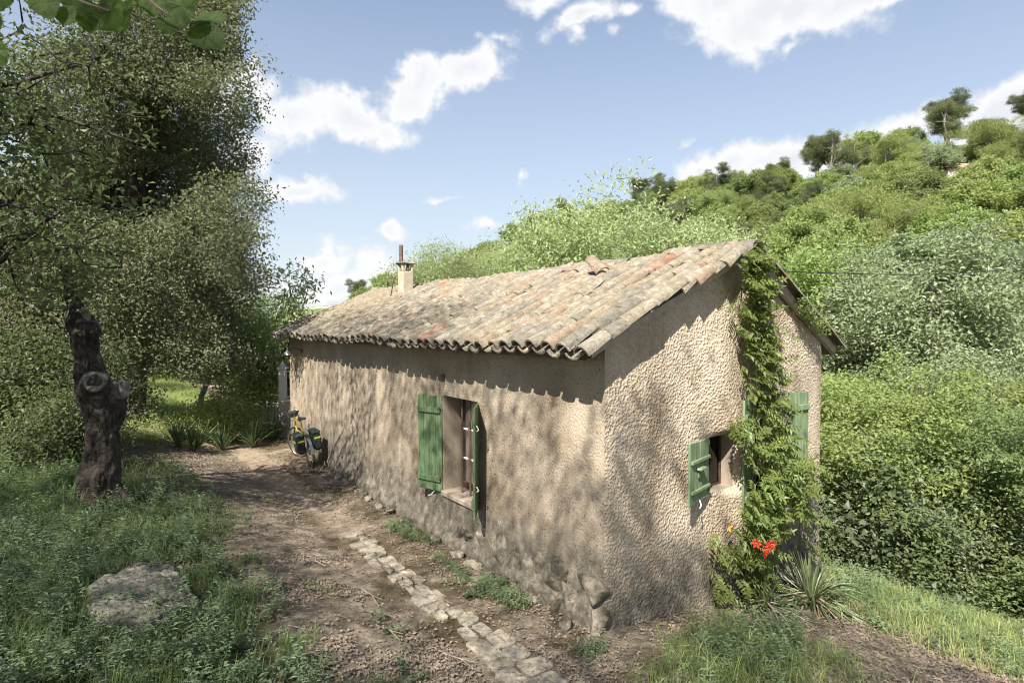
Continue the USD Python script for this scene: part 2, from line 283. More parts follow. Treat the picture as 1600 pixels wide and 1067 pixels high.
# ------------------------------------------------------------------ the house
def plaster(name, grain, bump, tone=1.0, STAIN=.42, pits=.9):
    n = {'g': ('geometry', {}), 'n1': ('noise_texture', {'scale': 1.6, 'detail': 8.0, 'roughness': .65}), 'n2': ('noise_texture', {'scale': grain, 'detail': 6.0, 'roughness': .7}), 'n3': ('noise_texture', {'scale': 9.0, 'detail': 6.0, 'roughness': .7}),
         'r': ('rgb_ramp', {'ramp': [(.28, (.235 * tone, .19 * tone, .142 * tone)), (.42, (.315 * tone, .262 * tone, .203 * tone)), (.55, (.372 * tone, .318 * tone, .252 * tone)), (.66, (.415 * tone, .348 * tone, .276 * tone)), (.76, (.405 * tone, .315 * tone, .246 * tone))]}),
         'r2': ('rgb_ramp', {'ramp': [(.3, (.5, .47, .44)), (.45, (.9, .9, .9)), (.6, (1.05, 1.04, 1.02))]}), 'mx': ('mix', {'mix_type': 'multiply', 'fac': .85}), 'stm': ('mapping', {'scale': (2.6, 2.6, .30)}), 'stn': ('noise_texture', {'scale': 1.0, 'detail': 6.0, 'roughness': .65}), 'str': ('rgb_ramp', {'ramp': [(.32, (.66, .63, .58)), (.45, (.93, .92, .9)), (.6, (1.05, 1.05, 1.05)), (.72, (1.12, 1.09, 1.05))]}), 'stx': ('mix', {'mix_type': 'multiply', 'fac': .8}),
         'xyz': ('separate_xyz', {}), 'zn': ('math', {'math_type': 'multiply', 'value2': -1.0}), 'za': ('math', {'math_type': 'add'}), 'zm': ('map_range', {'from_min': STAIN, 'from_max': STAIN - .5, 'to_min': 0.0, 'to_max': .88, 'clamp': True}),
         'stain': ('rgb_ramp', {'ramp': [(.35, (.05, .047, .038)), (.6, (.16, .145, .12)), (.72, (.33, .31, .27))]}), 'ms': ('mix', {}),
         'pv': ('voronoi_texture', {'scale': 20.0}), 'pn': ('noise_texture', {'scale': 5.0, 'detail': 3.0}), 'pa': ('math', {'math_type': 'multiply_add', 'value2': -.2}), 'pit': ('rgb_ramp', {'ramp': [(.0, (.32, .28, .22)), (.035, (.5, .46, .4)), (.09, (1, 1, 1))]}), 'pm': ('mix', {'mix_type': 'multiply', 'fac': pits}), 'vo': ('voronoi_texture', {'scale': grain * .9}), 'bh': ('math', {'math_type': 'multiply_add', 'value2': 1.6}), 'b': ('bump', {'strength': bump, 'distance': .02}), 'p': ('principled_bsdf', {'roughness': .95, 'specular_ior_level': .12})}
    l = [('g.position', f'{k}.vector') for k in ('n1', 'n2', 'n3', 'vo', 'xyz')] + [('n1.fac', 'r.fac'), ('n2.fac', 'r2.fac'), ('r.color', 'mx.color1'), ('r2.color', 'mx.color2'),
         ('xyz.z', 'za.value1'), ('n1.fac', 'zn.value1'), ('zn.value', 'za.value2'), ('za.value', 'zm.value'), ('zm.result', 'ms.fac'), ('g.position', 'stm.vector'), ('stm.vector', 'stn.vector'), ('stn.fac', 'str.fac'), ('mx.color', 'stx.color1'), ('str.color', 'stx.color2'), ('stx.color', 'ms.color1'), ('n3.fac', 'stain.fac'), ('stain.color', 'ms.color2'), ('g.position', 'pv.vector'), ('g.position', 'pn.vector'), ('pn.fac', 'pa.value1'), ('pv.distance', 'pa.value3'), ('pa.value', 'pit.fac'), ('ms.color', 'pm.color1'), ('pit.color', 'pm.color2'), ('pm.color', 'p.base_color'),
         ('vo.distance', 'bh.value1'), ('n2.fac', 'bh.value3'), ('bh.value', 'b.height'), ('b.normal', 'p.normal')]
    return usdkit.material(stage, f'/World/Looks/{name}', n, l, surface='p.BSDF')
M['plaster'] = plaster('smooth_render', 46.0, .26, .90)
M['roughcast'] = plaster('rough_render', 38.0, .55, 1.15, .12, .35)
M['reveal'] = look('reveal_plaster', [(.3, (.20, .16, .125)), (.6, (.28, .23, .185)), (.75, (.34, .285, .235))], 3, bump=.3, bscale=40)
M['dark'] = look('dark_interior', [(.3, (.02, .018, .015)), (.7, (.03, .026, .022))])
M['stone'] = look('rubble_stone', [(.3, (.06, .055, .042)), (.45, (.15, .135, .105)), (.58, (.26, .23, .185)), (.74, (.42, .38, .31))], 4, bump=.9, bscale=22, bdist=.03, scale2=14, ramp2=[(.35, (.45, .43, .38)), (.55, (1, 1, 1))])
GREEN = [(.3, (.066, .108, .056)), (.5, (.094, .147, .076)), (.7, (.135, .19, .108))]
M['paint'] = look('green_paint', GREEN, 6, rough=.55, bump=.25, bscale=30, bdist=.004, stretch=(6, 6, .7), scale2=11, ramp2=[(.33, (.55, .53, .5)), (.45, (.95, .95, .93)), (.62, (1.1, 1.12, 1.05))])
M['paint2'] = look('faded_green_paint', [(.3, (.095, .14, .078)), (.5, (.13, .185, .105)), (.7, (.22, .275, .175))], 6, rough=.65, bump=.3, bscale=30, bdist=.004, stretch=(6, 6, .7))
M['brown'] = look('brown_window_wood', [(.3, (.04, .026, .019)), (.7, (.085, .055, .04))], 8, rough=.6)
M['white'] = look('weathered_white', [(.3, (.55, .53, .5)), (.7, (.75, .74, .72))], 6, rough=.6)
M['iron'] = look('rusty_iron', [(.3, (.06, .045, .038)), (.6, (.12, .085, .065)), (.75, (.2, .12, .08))], 20, rough=.75, spec=.4)
M['glass'] = usdkit.material(stage, '/World/Looks/window_glass', {'t': ('transparent_bsdf', {'color': (.85, .87, .86)}), 'g': ('glossy_bsdf', {'color': (.9, .9, .9), 'roughness': .04}), 'f': ('fresnel', {'IOR': 1.5}), 'm': ('mix_closure', {})},
                             [('f.fac', 'm.fac'), ('t.BSDF', 'm.closure1'), ('g.BSDF', 'm.closure2')], surface='m.closure')

house = thing('farm_house', 'small rendered stone cottage with canal tiled roof and green shutters', 'house', (*C0, 0), TH)
EAVE_X, EAVE_Z, RIDGE_X, RIDGE_Z, BACK_X, BACK_Z = -.32, 2.50, 2.26, 3.60, WID + .27, 2.42
def roof_z(x): return np.where(x < RIDGE_X, np.interp(x, [EAVE_X, RIDGE_X], [EAVE_Z, RIDGE_Z]), np.interp(x, [RIDGE_X, BACK_X], [RIDGE_Z, BACK_Z]))
OPEN_L = (2.14, 2.99, .57, 1.86)                        # along y, z0, z1 in the long wall
OPEN_G = (1.55, 2.05, .97, 1.58)                        # along x in the gable
OPEN_G2 = (2.40, 3.13, .70, 1.95)
def wall_sheet(along, lo, hi, z0, top, holes, step, warp, place3):
    """A wall face as a fine grid with its openings left out; warp(u, z) is its relief, place3(u, z, relief) its position."""
    us = np.unique(np.r_[np.linspace(lo, hi, int((hi - lo) / step) + 1), [h[0] for h in holes], [h[1] for h in holes]]); us = us[np.r_[True, np.diff(us) > step * .2]]
    for h in holes:
        for e in h[:2]: us[np.argmin(abs(us - e))] = e
    zmax = max(top(np.linspace(lo, hi, 50))); zs = np.linspace(z0, zmax, int((zmax - z0) / step) + 1)
    for h in holes:
        for e in h[2:]: zs[np.argmin(abs(zs - e))] = e
    U, Z = np.meshgrid(us, zs); T = top(U); Zc = np.minimum(Z, T)
    fade = np.ones_like(U)
    for h in holes:
        d = np.hypot(np.maximum(np.maximum(h[0] - U, U - h[1]), 0), np.maximum(np.maximum(h[2] - Zc, Zc - h[3]), 0)); fade = np.minimum(fade, np.clip(d / .06, 0, 1))
    fade = np.minimum(fade, np.clip(np.minimum(U - lo, hi - U) / .07, 0, 1))
    v = place3(U, Zc, warp(U, Zc) * fade); ny, nx = U.shape; i = np.arange(ny * nx).reshape(ny, nx)
    keep = (Z[:-1, :-1] < np.maximum(T[:-1, :-1], T[:-1, 1:]) - 1e-6)
    for h in holes:
        uc, zc = (U[:-1, :-1] + U[:-1, 1:]) / 2, (Z[:-1, :-1] + Z[1:, :-1]) / 2
        keep &= ~((uc > h[0]) & (uc < h[1]) & (zc > h[2]) & (zc < h[3]))
    f = np.stack([i[:-1, :-1], i[:-1, 1:], i[1:, 1:], i[1:, :-1]], -1)[keep]
    return v.reshape(-1, 3), f
def long_relief(U, Z):
    p = np.stack([0 * U, U, Z], -1); return .035 * fbm(p, .9, 21, 3) + .0045 * fbm(p, 9, 22, 3) + (.13 + .10 * fbm(p, 3.0, 27, 3)) * np.exp(-np.maximum(Z - .05, 0) / .22) * (1 - sstep(U, 5, 9)) 
v, f = wall_sheet('y', 0, LEN, -.8, lambda u: 0 * u + roof_z(np.array(0.)) - .05, [OPEN_L], .03, long_relief, lambda U, Z, r: np.stack([-r, U, Z], -1))
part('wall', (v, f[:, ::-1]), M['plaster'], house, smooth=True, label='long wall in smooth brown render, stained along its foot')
def gable_relief(U, Z):
    p = np.stack([U, 0 * U, Z], -1); n = fbm(p, 21, 31, 3); k = np.clip(.55 + 2.2 * fbm(p, 1.1, 36, 3), .15, 1.6); return .05 * fbm(p, .8, 32, 2) + .012 * k * n + .010 * k * fbm(p, 40, 33, 2) + .02 * fbm(p * [1, 1, .5], 3.5, 37, 2) + .07 * np.exp(-np.maximum(Z + .35, 0) / .35) + .10 * np.exp(-((U - 2.0 - .25 * (1.5 - Z)) / .33) ** 2) * sstep(Z, 3.2, 2.2)
v, f = wall_sheet('x', 0, WID, -1.2, lambda u: roof_z(u) - .05, [OPEN_G, OPEN_G2], .022, gable_relief, lambda U, Z, r: np.stack([U, -r, Z], -1))
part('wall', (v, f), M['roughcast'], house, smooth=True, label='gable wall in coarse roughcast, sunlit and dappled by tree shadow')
b = MB().add([[WID, 0, -2.5], [WID, LEN, -2.5], [WID, LEN, float(roof_z(np.array(WID))) - .05], [WID, 0, float(roof_z(np.array(WID))) - .05]], [[0, 1, 2, 3]])
part('wall', b.out, M['roughcast'], house, label='back wall facing the valley')
zt = [float(roof_z(np.array(x))) - .05 for x in (0, RIDGE_X, WID)]
part('wall', (np.array([[0, LEN, -1], [0, LEN, zt[0]], [RIDGE_X, LEN, zt[1]], [WID, LEN, zt[2]], [WID, LEN, -2.5]], float), np.array([[0, 1, 2], [0, 2, 3], [0, 3, 4]])), M['plaster'], house, label='far gable wall')
def reveal(o, depth, axis, mat, parent):
    u0, u1, z0, z1 = o; q = []
    P = (lambda u, dp, z: (dp, u, z)) if axis == 'y' else (lambda u, dp, z: (u, dp, z))
    mb = MB()
    for a, bb in (((u0, z0), (u0, z1)), ((u1, z1), (u1, z0)), ((u0, z1), (u1, z1)), ((u1, z0), (u0, z0))):
        mb.add([P(a[0], 0, a[1]), P(bb[0], 0, bb[1]), P(bb[0], depth, bb[1]), P(a[0], depth, a[1])], [[0, 1, 2, 3]])
    return part('reveal', mb.out, mat, parent)
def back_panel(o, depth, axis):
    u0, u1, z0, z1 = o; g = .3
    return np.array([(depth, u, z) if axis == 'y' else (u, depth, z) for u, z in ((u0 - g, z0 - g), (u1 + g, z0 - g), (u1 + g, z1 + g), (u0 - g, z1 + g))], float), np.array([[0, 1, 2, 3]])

def shutter(parent, width, height, hinge, along, out_n, openness, mat, planks=4, battens=((.14, .07), (.80, .07)), proud=.026, inner=False, label=None, front=1):
    """A ledged shutter leaf: hinge (3-D), along = unit vector of the wall away from the opening, out_n the wall's outward normal, openness the angle off the wall."""
    along, out_n = np.array(along, float), np.array(out_n, float)
    ex = along * math.cos(openness) + out_n * math.sin(openness); en = np.cross(ex, [0, 0, 1.0]); en *= np.sign(en @ out_n) if abs(en @ out_n) > .05 else 1
    en = -en if front < 0 else en
    T = np.eye(4); T[:3, 0], T[:3, 1], T[:3, 2], T[:3, 3] = ex, en, [0, 0, 1], hinge
    sh = sub('shutter', parent)
    if label: data(sh, label)
    for i in range(planks):
        w = width / planks
        part('plank', MB().box([i * w + .0015, -.012 + .0015 * (i % 2), .004 * ((i * 7) % 3)], [(i + 1) * w - .0015, .012 + .0015 * (i % 2), height - .003 * ((i * 5) % 3)], T, ch=.003).out, mat, sh)
    for z, h in battens:
        part('batten', MB().box([.015, .0145, z * height], [width - .01, .014 + proud, z * height + h], T, ch=.005).out, mat, sh)
    return sh, T

# window in the long wall
win = sub('window', house); data(win, 'tall barred window in the long wall')
reveal(OPEN_L, .34, 'y', M['reveal'], win)
u0, u1, z0, z1 = OPEN_L
part('sill', MB().box([-.05, u0 + .004, z0 - .05], [.335, u1 - .004, z0 + .02], ch=.012).out, M['reveal'], win)
for k, y in enumerate((u0 + .14, u0 + .33, u0 + .53)):
    y += .05
    part('bar', MB().tube([[.13, y, z0 + .015], [.13, y, z1]], .014, 8).out, M['iron'], win)
fr = sub('casement', win)
for y in (u0 + .03, u0 + .40, u0 + .45, u1 - .03): part('stile', MB().box([.27, y - .025, z0 + .03], [.32, y + .025, z1], ch=.004).out, M['brown'], fr)
for z in (z0 + .06, z1 - .03): part('rail', MB().box([.272, u0, z - .04], [.318, u1, z + .04], ch=.004).out, M['brown'], fr)
for z in (z0 + .42, z0 + .82): part('glazing_bar', MB().box([.282, u0 + .05, z - .012], [.308, u1 - .05, z + .012], ch=.003).out, M['white'], fr)
part('pane', (np.array([[.295, u0, z0], [.295, u1, z0], [.295, u1, z1], [.295, u0, z1]], float), np.array([[0, 1, 2, 3]])), M['glass'], fr)
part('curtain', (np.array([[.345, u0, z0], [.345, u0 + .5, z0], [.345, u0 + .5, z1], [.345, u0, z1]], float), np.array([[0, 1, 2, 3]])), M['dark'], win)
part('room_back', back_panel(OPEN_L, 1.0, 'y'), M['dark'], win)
sh, T = shutter(house, .425, 1.29, [-.012, u1 + .012, z0 - .012], [0, 1, 0], [-1, 0, 0], math.radians(20), M['paint'], 4, ((.10, .075), (.82, .075)), label='left leaf of the long wall window, its boarded face towards us')
for z in (.17, 1.12): part('strap', MB().box([.004, .043, z], [.06, .049, z + .03], T).out, M['iron'], sh)
part('hook', MB().tube([trimesh.transform_points([[.12, .03, .0]], T)[0], trimesh.transform_points([[.15, .06, -.05]], T)[0], trimesh.transform_points([[.21, .05, -.07]], T)[0]], .007, 5).out, M['white'], sh)
sh, T = shutter(house, .425, 1.29, [-.012, u0 - .012, z0 - .012], [0, -1, 0], [-1, 0, 0], math.radians(38), M['paint'], 4, ((.10, .075), (.82, .075)), label='right leaf of the long wall window, seen on its edge')
for z in (.32, 1.02): part('hook', MB().tube([trimesh.transform_points([[.40, -.03, z]], T)[0], trimesh.transform_points([[.42, -.05, z + .02]], T)[0], trimesh.transform_points([[.44, -.03, z + .07]], T)[0]], .007, 5).out, M['white'], sh)

# small window and tall window in the gable
g1 = sub('window', house); data(g1, 'small square window in the gable')
reveal(OPEN_G, .15, 'x', M['reveal'], g1); u0, u1, z0, z1 = OPEN_G
part('frame', MB().box([u0 - .05, .151, z0], [u0 + .02, .19, z1]).box([u1 - .02, .151, z0], [u1 + .05, .19, z1]).box([u0 + .02, .151, z1 - .02], [u1 - .02, .19, z1 + .05]).box([u0 + .02, .151, z0 - .05], [u1 - .02, .19, z0 + .02]).out, M['brown'], g1)
part('pane', (np.array([[u0, .17, z0], [u1, .17, z0], [u1, .17, z1], [u0, .17, z1]], float), np.array([[0, 1, 2, 3]])), M['glass'], g1)
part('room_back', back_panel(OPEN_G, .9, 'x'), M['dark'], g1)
sh, T = shutter(house, .49, .63, [u0 - .01, -.03, z0 - .005], [-1, 0, 0], [0, -1, 0], math.radians(13), M['paint2'], 4, ((.17, .035), (.66, .035)), label='small square shutter with a wooden latch block')
part('latch_block', MB().box([.19, .0145, .335], [.34, .07, .36], T, ch=.006).out, M['paint2'], sh)
part('latch_bar', MB().box([.23, .0145, .25], [.31, .03, .325], T, ch=.006).out, M['paint'], sh)
for z in (.05, .55): part('hinge', MB().box([.0, -.02, z], [.012, .02, z + .05], T).out, M['iron'], sh)
part('hook', MB().tube([trimesh.transform_points([[.26, .02, .01]], T)[0], trimesh.transform_points([[.29, .05, -.03]], T)[0], trimesh.transform_points([[.33, .05, -.05]], T)[0]], .006, 5).out, M['white'], sh)
g2 = sub('window', house); data(g2, 'tall gable window half hidden by the creeper')
reveal(OPEN_G2, .30, 'x', M['reveal'], g2); u0, u1, z0, z1 = OPEN_G2
part('frame', MB().box([u0, .24, z0], [u0 + .06, .28, z1]).box([u1 - .06, .24, z0], [u1, .28, z1]).box([(u0 + u1) / 2 - .04, .24, z0], [(u0 + u1) / 2 + .04, .28, z1]).out, M['paint2'], g2)
part('pane', (np.array([[u0, .26, z0], [u1, .26, z0], [u1, .26, z1], [u0, .26, z1]], float), np.array([[0, 1, 2, 3]])), M['glass'], g2)
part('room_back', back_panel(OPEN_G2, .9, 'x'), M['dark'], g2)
shutter(house, .37, 1.27, [u1 + .045, -.05, z0 - .01], [1, 0, 0], [0, -1, 0], math.radians(7), M['paint2'], 3, ((.10, .07), (.82, .07)), label='right shutter of the tall gable window, sunlit')
shutter(house, .37, 1.27, [u0 - .012, -.05, z0 - .01], [-1, 0, 0], [0, -1, 0], math.radians(14), M['paint2'], 3, ((.10, .07), (.82, .07)), label='left shutter of the tall gable window, behind the creeper')

# rubble foundation that stands proud of the foot of the long wall
found = sub('foundation', house); data(found, 'rough foundation stones bulging out along the foot of the long wall')
def rock(size, seed, sub_=2, rough=.16, flat=1.0):
    m = trimesh.creation.icosphere(sub_, 1.0); v = m.vertices
    v = v * (1 + rough * 2 * fbm(v + seed * 3.1, 1.1, seed % 50, 3))[:, None]
    v = np.sign(v) * np.abs(v) ** .75; v = v + .05 * rough / .16 * fbm(v + seed, 4.0, seed % 40, 2)[:, None]
    return v * np.asarray(size) * [1, 1, flat], np.array(m.faces)
from manifold3d import Manifold
def boulder(size, seed, edge=.034):
    """An angular quarry stone: the hull of random points, its faces roughened."""
    q = np.random.default_rng(seed); p = norm(q.normal(size=(13, 3))); p = np.sign(p) * np.abs(p) ** .6 * q.uniform(.75, 1.05, (13, 1))
    m = Manifold.hull_points((p * np.asarray(size)).astype(np.float32)).refine_to_length(edge).to_mesh(); t = trimesh.Trimesh(np.asarray(m.vert_properties[:, :3], float), m.tri_verts, process=True)
    trimesh.smoothing.filter_taubin(t, iterations=1); v, nn = np.array(t.vertices), np.array(t.vertex_normals)
    return v + nn * (.035 * fbm(v + seed, 7, seed % 30, 4) + .03 * fbm(v + seed, 19, seed % 20, 3))[:, None], np.array(t.faces)
r2 = np.random.default_rng(5); y = -.05
k = 0
while y < 7.6:
    t = min(1, y / 7.6); wdt = r2.uniform(.10, .36) * (1 if t < .6 else .8); top = (.42 * (1 - t) ** 1.3 + .07) * r2.uniform(.6, 1.1); n_c = 2 if (top > .26 and r2.random() < .6) else 1; zc = -.12
    for c in range(n_c):
        hh = (top + .12) / n_c; off = r2.uniform(-.05, .05)
        v, f = boulder([r2.uniform(.12, .19) * (1.1 - .4 * t), wdt * .66, hh * .64], 7 * k + c)
        part('stone', (v + [.035 + .03 * t + r2.uniform(-.04, .02) - (.05 if c == 0 and n_c == 2 else 0), y + wdt * .5 + off, zc + hh * .5], f), M['stone'], found, smooth=38); zc += hh
    if r2.random() < .5: v, f = boulder([.08, .10, .06], 900 + k); part('stone', (v + [-.26 + .08 * t + r2.uniform(-.03, .03), y + r2.uniform(0, wdt), .0], f), M['stone'], found, smooth=38)
    y += wdt * r2.uniform(.88, 1.0); k += 1

# roof: boarding, tiles one by one, ridge tiles, chimney
roof = sub('roof', house)
M['board'] = look('roof_boarding', [(.3, (.07, .055, .045)), (.7, (.16, .13, .105))], 6, stretch=(1, 8, 8))
Y0, Y1 = -.17, LEN + .22
YB = Y0 + .15
def slab(x0, zz0, x1, zz1, th): return MB().add([[x0, YB, zz0], [x0, Y1, zz0], [x1, Y1, zz1], [x1, YB, zz1], [x0, YB, zz0 - th], [x0, Y1, zz0 - th], [x1, Y1, zz1 - th], [x1, YB, zz1 - th]],
                                           [[0, 3, 2, 1], [4, 5, 6, 7], [0, 1, 5, 4], [1, 2, 6, 5], [2, 3, 7, 6], [3, 0, 4, 7]])
part('boarding', slab(EAVE_X + .07, EAVE_Z + .03, RIDGE_X, RIDGE_Z, .045).out, M['board'], roof)
part('boarding', slab(BACK_X - .04, BACK_Z + .02, RIDGE_X + .002, RIDGE_Z, .045).out, M['board'], roof)
def tile_look(name, c, lichen):
    hi = tuple(min(.7, x * 1.3 + .05) for x in c)
    n = {'g': ('geometry', {}), 'n1': ('noise_texture', {'scale': 11.0, 'detail': 8.0, 'roughness': .72}), 'n2': ('noise_texture', {'scale': 42.0, 'detail': 6.0, 'roughness': .75}), 'n3': ('noise_texture', {'scale': 4.2, 'detail': 5.0, 'roughness': .6}), 'big': ('noise_texture', {'scale': .9, 'detail': 4.0}),
         'r': ('rgb_ramp', {'ramp': [(.3, tuple(x * .5 for x in c)), (.42, tuple(x * .85 for x in c)), (.52, c), (.68, hi)]}),
         'blush': ('rgb_ramp', {'ramp': [(.4, (1.0, 1.0, 1.0)), (.62, (1.04, .95, .87)), (.75, (1.06, .88, .75))]}), 'bl': ('mix', {'mix_type': 'multiply', 'fac': .8}),
         'spk': ('rgb_ramp', {'ramp': [(.34, (.38, .36, .33)), (.46, (.9, .9, .9)), (.6, (1.06, 1.05, 1.03))]}), 'sp': ('mix', {'mix_type': 'multiply', 'fac': .9}),
         'dark': ('rgb_ramp', {'ramp': [(.36, (.06, .056, .046)), (.5, (.15, .135, .11)), (.64, (.30, .275, .22))]}),
         'xyz': ('separate_xyz', {}), 'z': ('map_range', {'from_min': 2.45, 'from_max': 3.05, 'to_min': .30, 'to_max': -.05, 'clamp': True}), 'xm': ('map_range', {'from_min': -4.5, 'from_max': .5, 'to_min': .15, 'to_max': -.05, 'clamp': True}), 'sa': ('math', {'math_type': 'add'}), 'sb': ('math', {'math_type': 'add'}), 'sc': ('math', {'math_type': 'add'}),
         'lm': ('map_range', {'range_type': 'smoothstep', 'from_min': .60 - lichen, 'from_max': .86 - lichen, 'to_min': 0.0, 'to_max': .9, 'clamp': True}), 'bm': ('math', {'math_type': 'multiply', 'value2': .5}), 'm': ('mix', {}),
         'bh': ('math', {'math_type': 'add'}), 'b': ('bump', {'strength': .9, 'distance': .016}), 'p': ('principled_bsdf', {'roughness': .95, 'specular_ior_level': .1})}
    l = [('g.position', f'{k}.vector') for k in ('n1', 'n2', 'n3', 'xyz', 'big')] + [('n1.fac', 'r.fac'), ('n2.fac', 'dark.fac'), ('n3.fac', 'blush.fac'), ('n2.fac', 'spk.fac'), ('r.color', 'bl.color1'), ('blush.color', 'bl.color2'), ('bl.color', 'sp.color1'), ('spk.color', 'sp.color2'),
         ('xyz.z', 'z.value'), ('xyz.x', 'xm.value'), ('z.result', 'sa.value1'), ('xm.result', 'sa.value2'), ('n1.fac', 'bm.value1'), ('bm.value', 'sb.value1'), ('sa.value', 'sb.value2'),
         ('big.fac', 'sc.value1'), ('sb.value', 'sc.value2'), ('sc.value', 'lm.value'), ('lm.result', 'm.fac'), ('sp.color', 'm.color1'), ('dark.color', 'm.color2'), ('m.color', 'p.base_color'), ('n2.fac', 'bh.value1'), ('n1.fac', 'bh.value2'), ('bh.value', 'b.height'), ('b.normal', 'p.normal')]
    return usdkit.material(stage, f'/World/Looks/{name}', n, l, surface='p.BSDF')
TILE = [tile_look(f'tile_{nm}', c, li) for nm, c, li in (('cream', (0.228, 0.210, 0.169), -.33), ('straw', (0.211, 0.188, 0.144), -.30), ('rose', (0.223, 0.182, 0.141), -.31), ('red', (0.223, 0.143, 0.101), -.36), ('grey', (0.176, 0.167, 0.141), -.26), ('pale', (0.252, 0.233, 0.196), -.36))]
def tile_mesh(length, w0, w1, h0, h1, th=.014, n=7, invert=False, droop=0.0):
    """A canal tile along +u (u = up the slope): (u, across, up)."""
    a = np.linspace(0, math.pi, n + 1); c, s = np.cos(a), np.sin(a)
    def ring(u, w, h): return np.stack([0 * c + u, c * w, s * h], -1)
    v = np.vstack([ring(0, w0, h0), ring(length, w1, h1), ring(0, w0 - th, h0 - th), ring(length, w1 - th, h1 - th)])
    m = n + 1; f = []
    for i in range(n):
        f += [[i, m + i, m + i + 1, i + 1], [2 * m + i, 2 * m + i + 1, 3 * m + i + 1, 3 * m + i], [i, i + 1, 2 * m + i + 1, 2 * m + i], [m + i, 3 * m + i, 3 * m + i + 1, m + i + 1]]
    f += [[0, 2 * m, 3 * m, m], [n, m + n, 3 * m + n, 2 * m + n]]
    v = np.array(v); f = np.array(f)
    if invert: v[:, 2] *= -1; f = f[:, ::-1]
    return v, f
def lay(mesh, u, y, lift, yaw, pitch, roll, front=True):
    v, f = mesh; R = rot([1, 0, 0], roll) @ rot([0, 1, 0], pitch) @ rot([0, 0, 1], yaw); v = v @ R[:3, :3].T
    x0, zz0, x1, zz1 = (EAVE_X, EAVE_Z, RIDGE_X, RIDGE_Z) if front else (BACK_X, BACK_Z, RIDGE_X, RIDGE_Z)
    d = np.array([x1 - x0, 0, zz1 - zz0]); Ls = np.linalg.norm(d); d /= Ls
    e = np.array([0, 1.0, 0]) ; nn = np.cross(d, e); nn *= np.sign(nn[2])
    P = np.array([x0, y, zz0]) + d * u + nn * lift
    out = P + v[:, :1] * d + v[:, 1:2] * e + v[:, 2:] * nn
    det = np.linalg.det(np.stack([d, e, nn]));
    return out, (f if det > 0 else f[:, ::-1])
SL = math.hypot(RIDGE_X - EAVE_X, RIDGE_Z - EAVE_Z); PITCH_Y, ROW = .232, .272
ncol = int((Y1 - Y0 - .1) / PITCH_Y); nrow = int(SL / ROW)
r3 = np.random.default_rng(11)
def sag(y, u): return .018 * math.sin(y * 3.1 + u * 2.3) + -.035 * math.sin(math.pi * min(1, max(0, y / LEN))) * (u / SL) + .012 * math.sin(y * 1.7 + u)
todo = []
for i in range(ncol + 1):
    yc = Y0 + .075 + i * PITCH_Y
    for r in range(nrow):
        u = r * ROW + r3.normal(0, .014) - (.03 if r == 0 else 0)
        ln = min(.43, SL - u + .04); sc = 1 + .05 * r3.normal()
        todo.append((i, r, lay(tile_mesh(ln, .093 * sc, .074, .088, .066, th=.017), u, yc + r3.normal(0, .010), .062 + sag(yc, u) + r3.uniform(0, .016), r3.normal(0, .055), -.085 + r3.normal(0, .026), r3.normal(0, .10)), 'cover'))
        if i < ncol:
            todo.append((i, r, lay(tile_mesh(ln, .100, .085, .072, .06, invert=True), u - .012, yc + PITCH_Y / 2 + r3.normal(0, .006), .082 + sag(yc, u), r3.normal(0, .02), -.035, r3.normal(0, .03)), 'channel'))
def pick(i, r):
    p = r3.random(); t = r / nrow
    return (0 if p < .32 else 1 if p < .56 else 5 if p < .68 else 2 if p < .80 else 3 if p < .83 else 4)
todo.sort(key=lambda t: t[0] * .235 - .12 * t[1])
count = 0; rest, chan = MB(), MB()
for i, r, (v, f), kind in todo:
    if kind == 'cover':
        if count < 300:
            m = TILE[pick(i, r)]
            if (i, r) in ((17, 7), (12, 4), (24, 6), (33, 3)): m = TILE[3]
            part('tile', (v, f), m, roof, smooth=45); count += 1
        else: rest.add(v, f)
    elif r == 0 and i < 34: part('channel_tile', (v, f), TILE[4 if i % 3 else 1], roof, smooth=45)
    else: chan.add(v, f)
part('far_tile', rest.out, TILE[1], roof, smooth=45, kind='stuff'); part('under_tile', chan.out, TILE[4], roof, smooth=45, kind='stuff')
bs = MB(); SLB = math.hypot(BACK_X - RIDGE_X, BACK_Z - RIDGE_Z); verge = []
for i in range(ncol + 1):
    for r in range(int(SLB / ROW)):
        u = r * ROW + r3.normal(0, .012); yc = Y0 + .075 + i * PITCH_Y
        v, f = lay(tile_mesh(min(.43, SLB - u + .03), .104, .086, .074, .06, n=5), u, yc, .06, r3.normal(0, .03), -.05, r3.normal(0, .05), front=False)
        if i == 0: part('tile', (v, f), TILE[pick(i, r)], roof, smooth=45)
        else: bs.add(v, f)
        v, f = lay(tile_mesh(.43, .1, .085, .072, .06, n=4, invert=True), u, yc + PITCH_Y / 2, .082, 0, -.035, 0, front=False)
        if i < ncol: bs.add(v, f)
part('back_slope_tile', bs.out, TILE[1], roof, smooth=45, kind='stuff')
yy = Y0 + .02; k = 0
while yy < Y1 - .2:
    v, f = tile_mesh(.44, .125, .112, .085, .07); R = rot([0, 0, 1], math.pi / 2 + r3.normal(0, .025)) @ rot([0, 1, 0], -.03 + r3.normal(0, .02)); v = v @ R[:3, :3].T
    part('ridge_tile', (v + [RIDGE_X + r3.normal(0, .008), yy, RIDGE_Z + .07 + sag(yy, SL) + r3.uniform(0, .012)], f), TILE[(5, 0, 5, 1, 0, 4)[k % 6] if k > 1 else 4], roof, smooth=45); yy += .37; k += 1
M['mortar'] = look('lime_mortar', [(.3, (0.212, 0.183, 0.148)), (.5, (0.303, 0.271, 0.226)), (.75, (0.367, 0.339, 0.289))], 8, bump=.6, bscale=30, bdist=.02)
ys = np.linspace(Y0 + .02, Y1, 120); mv = []
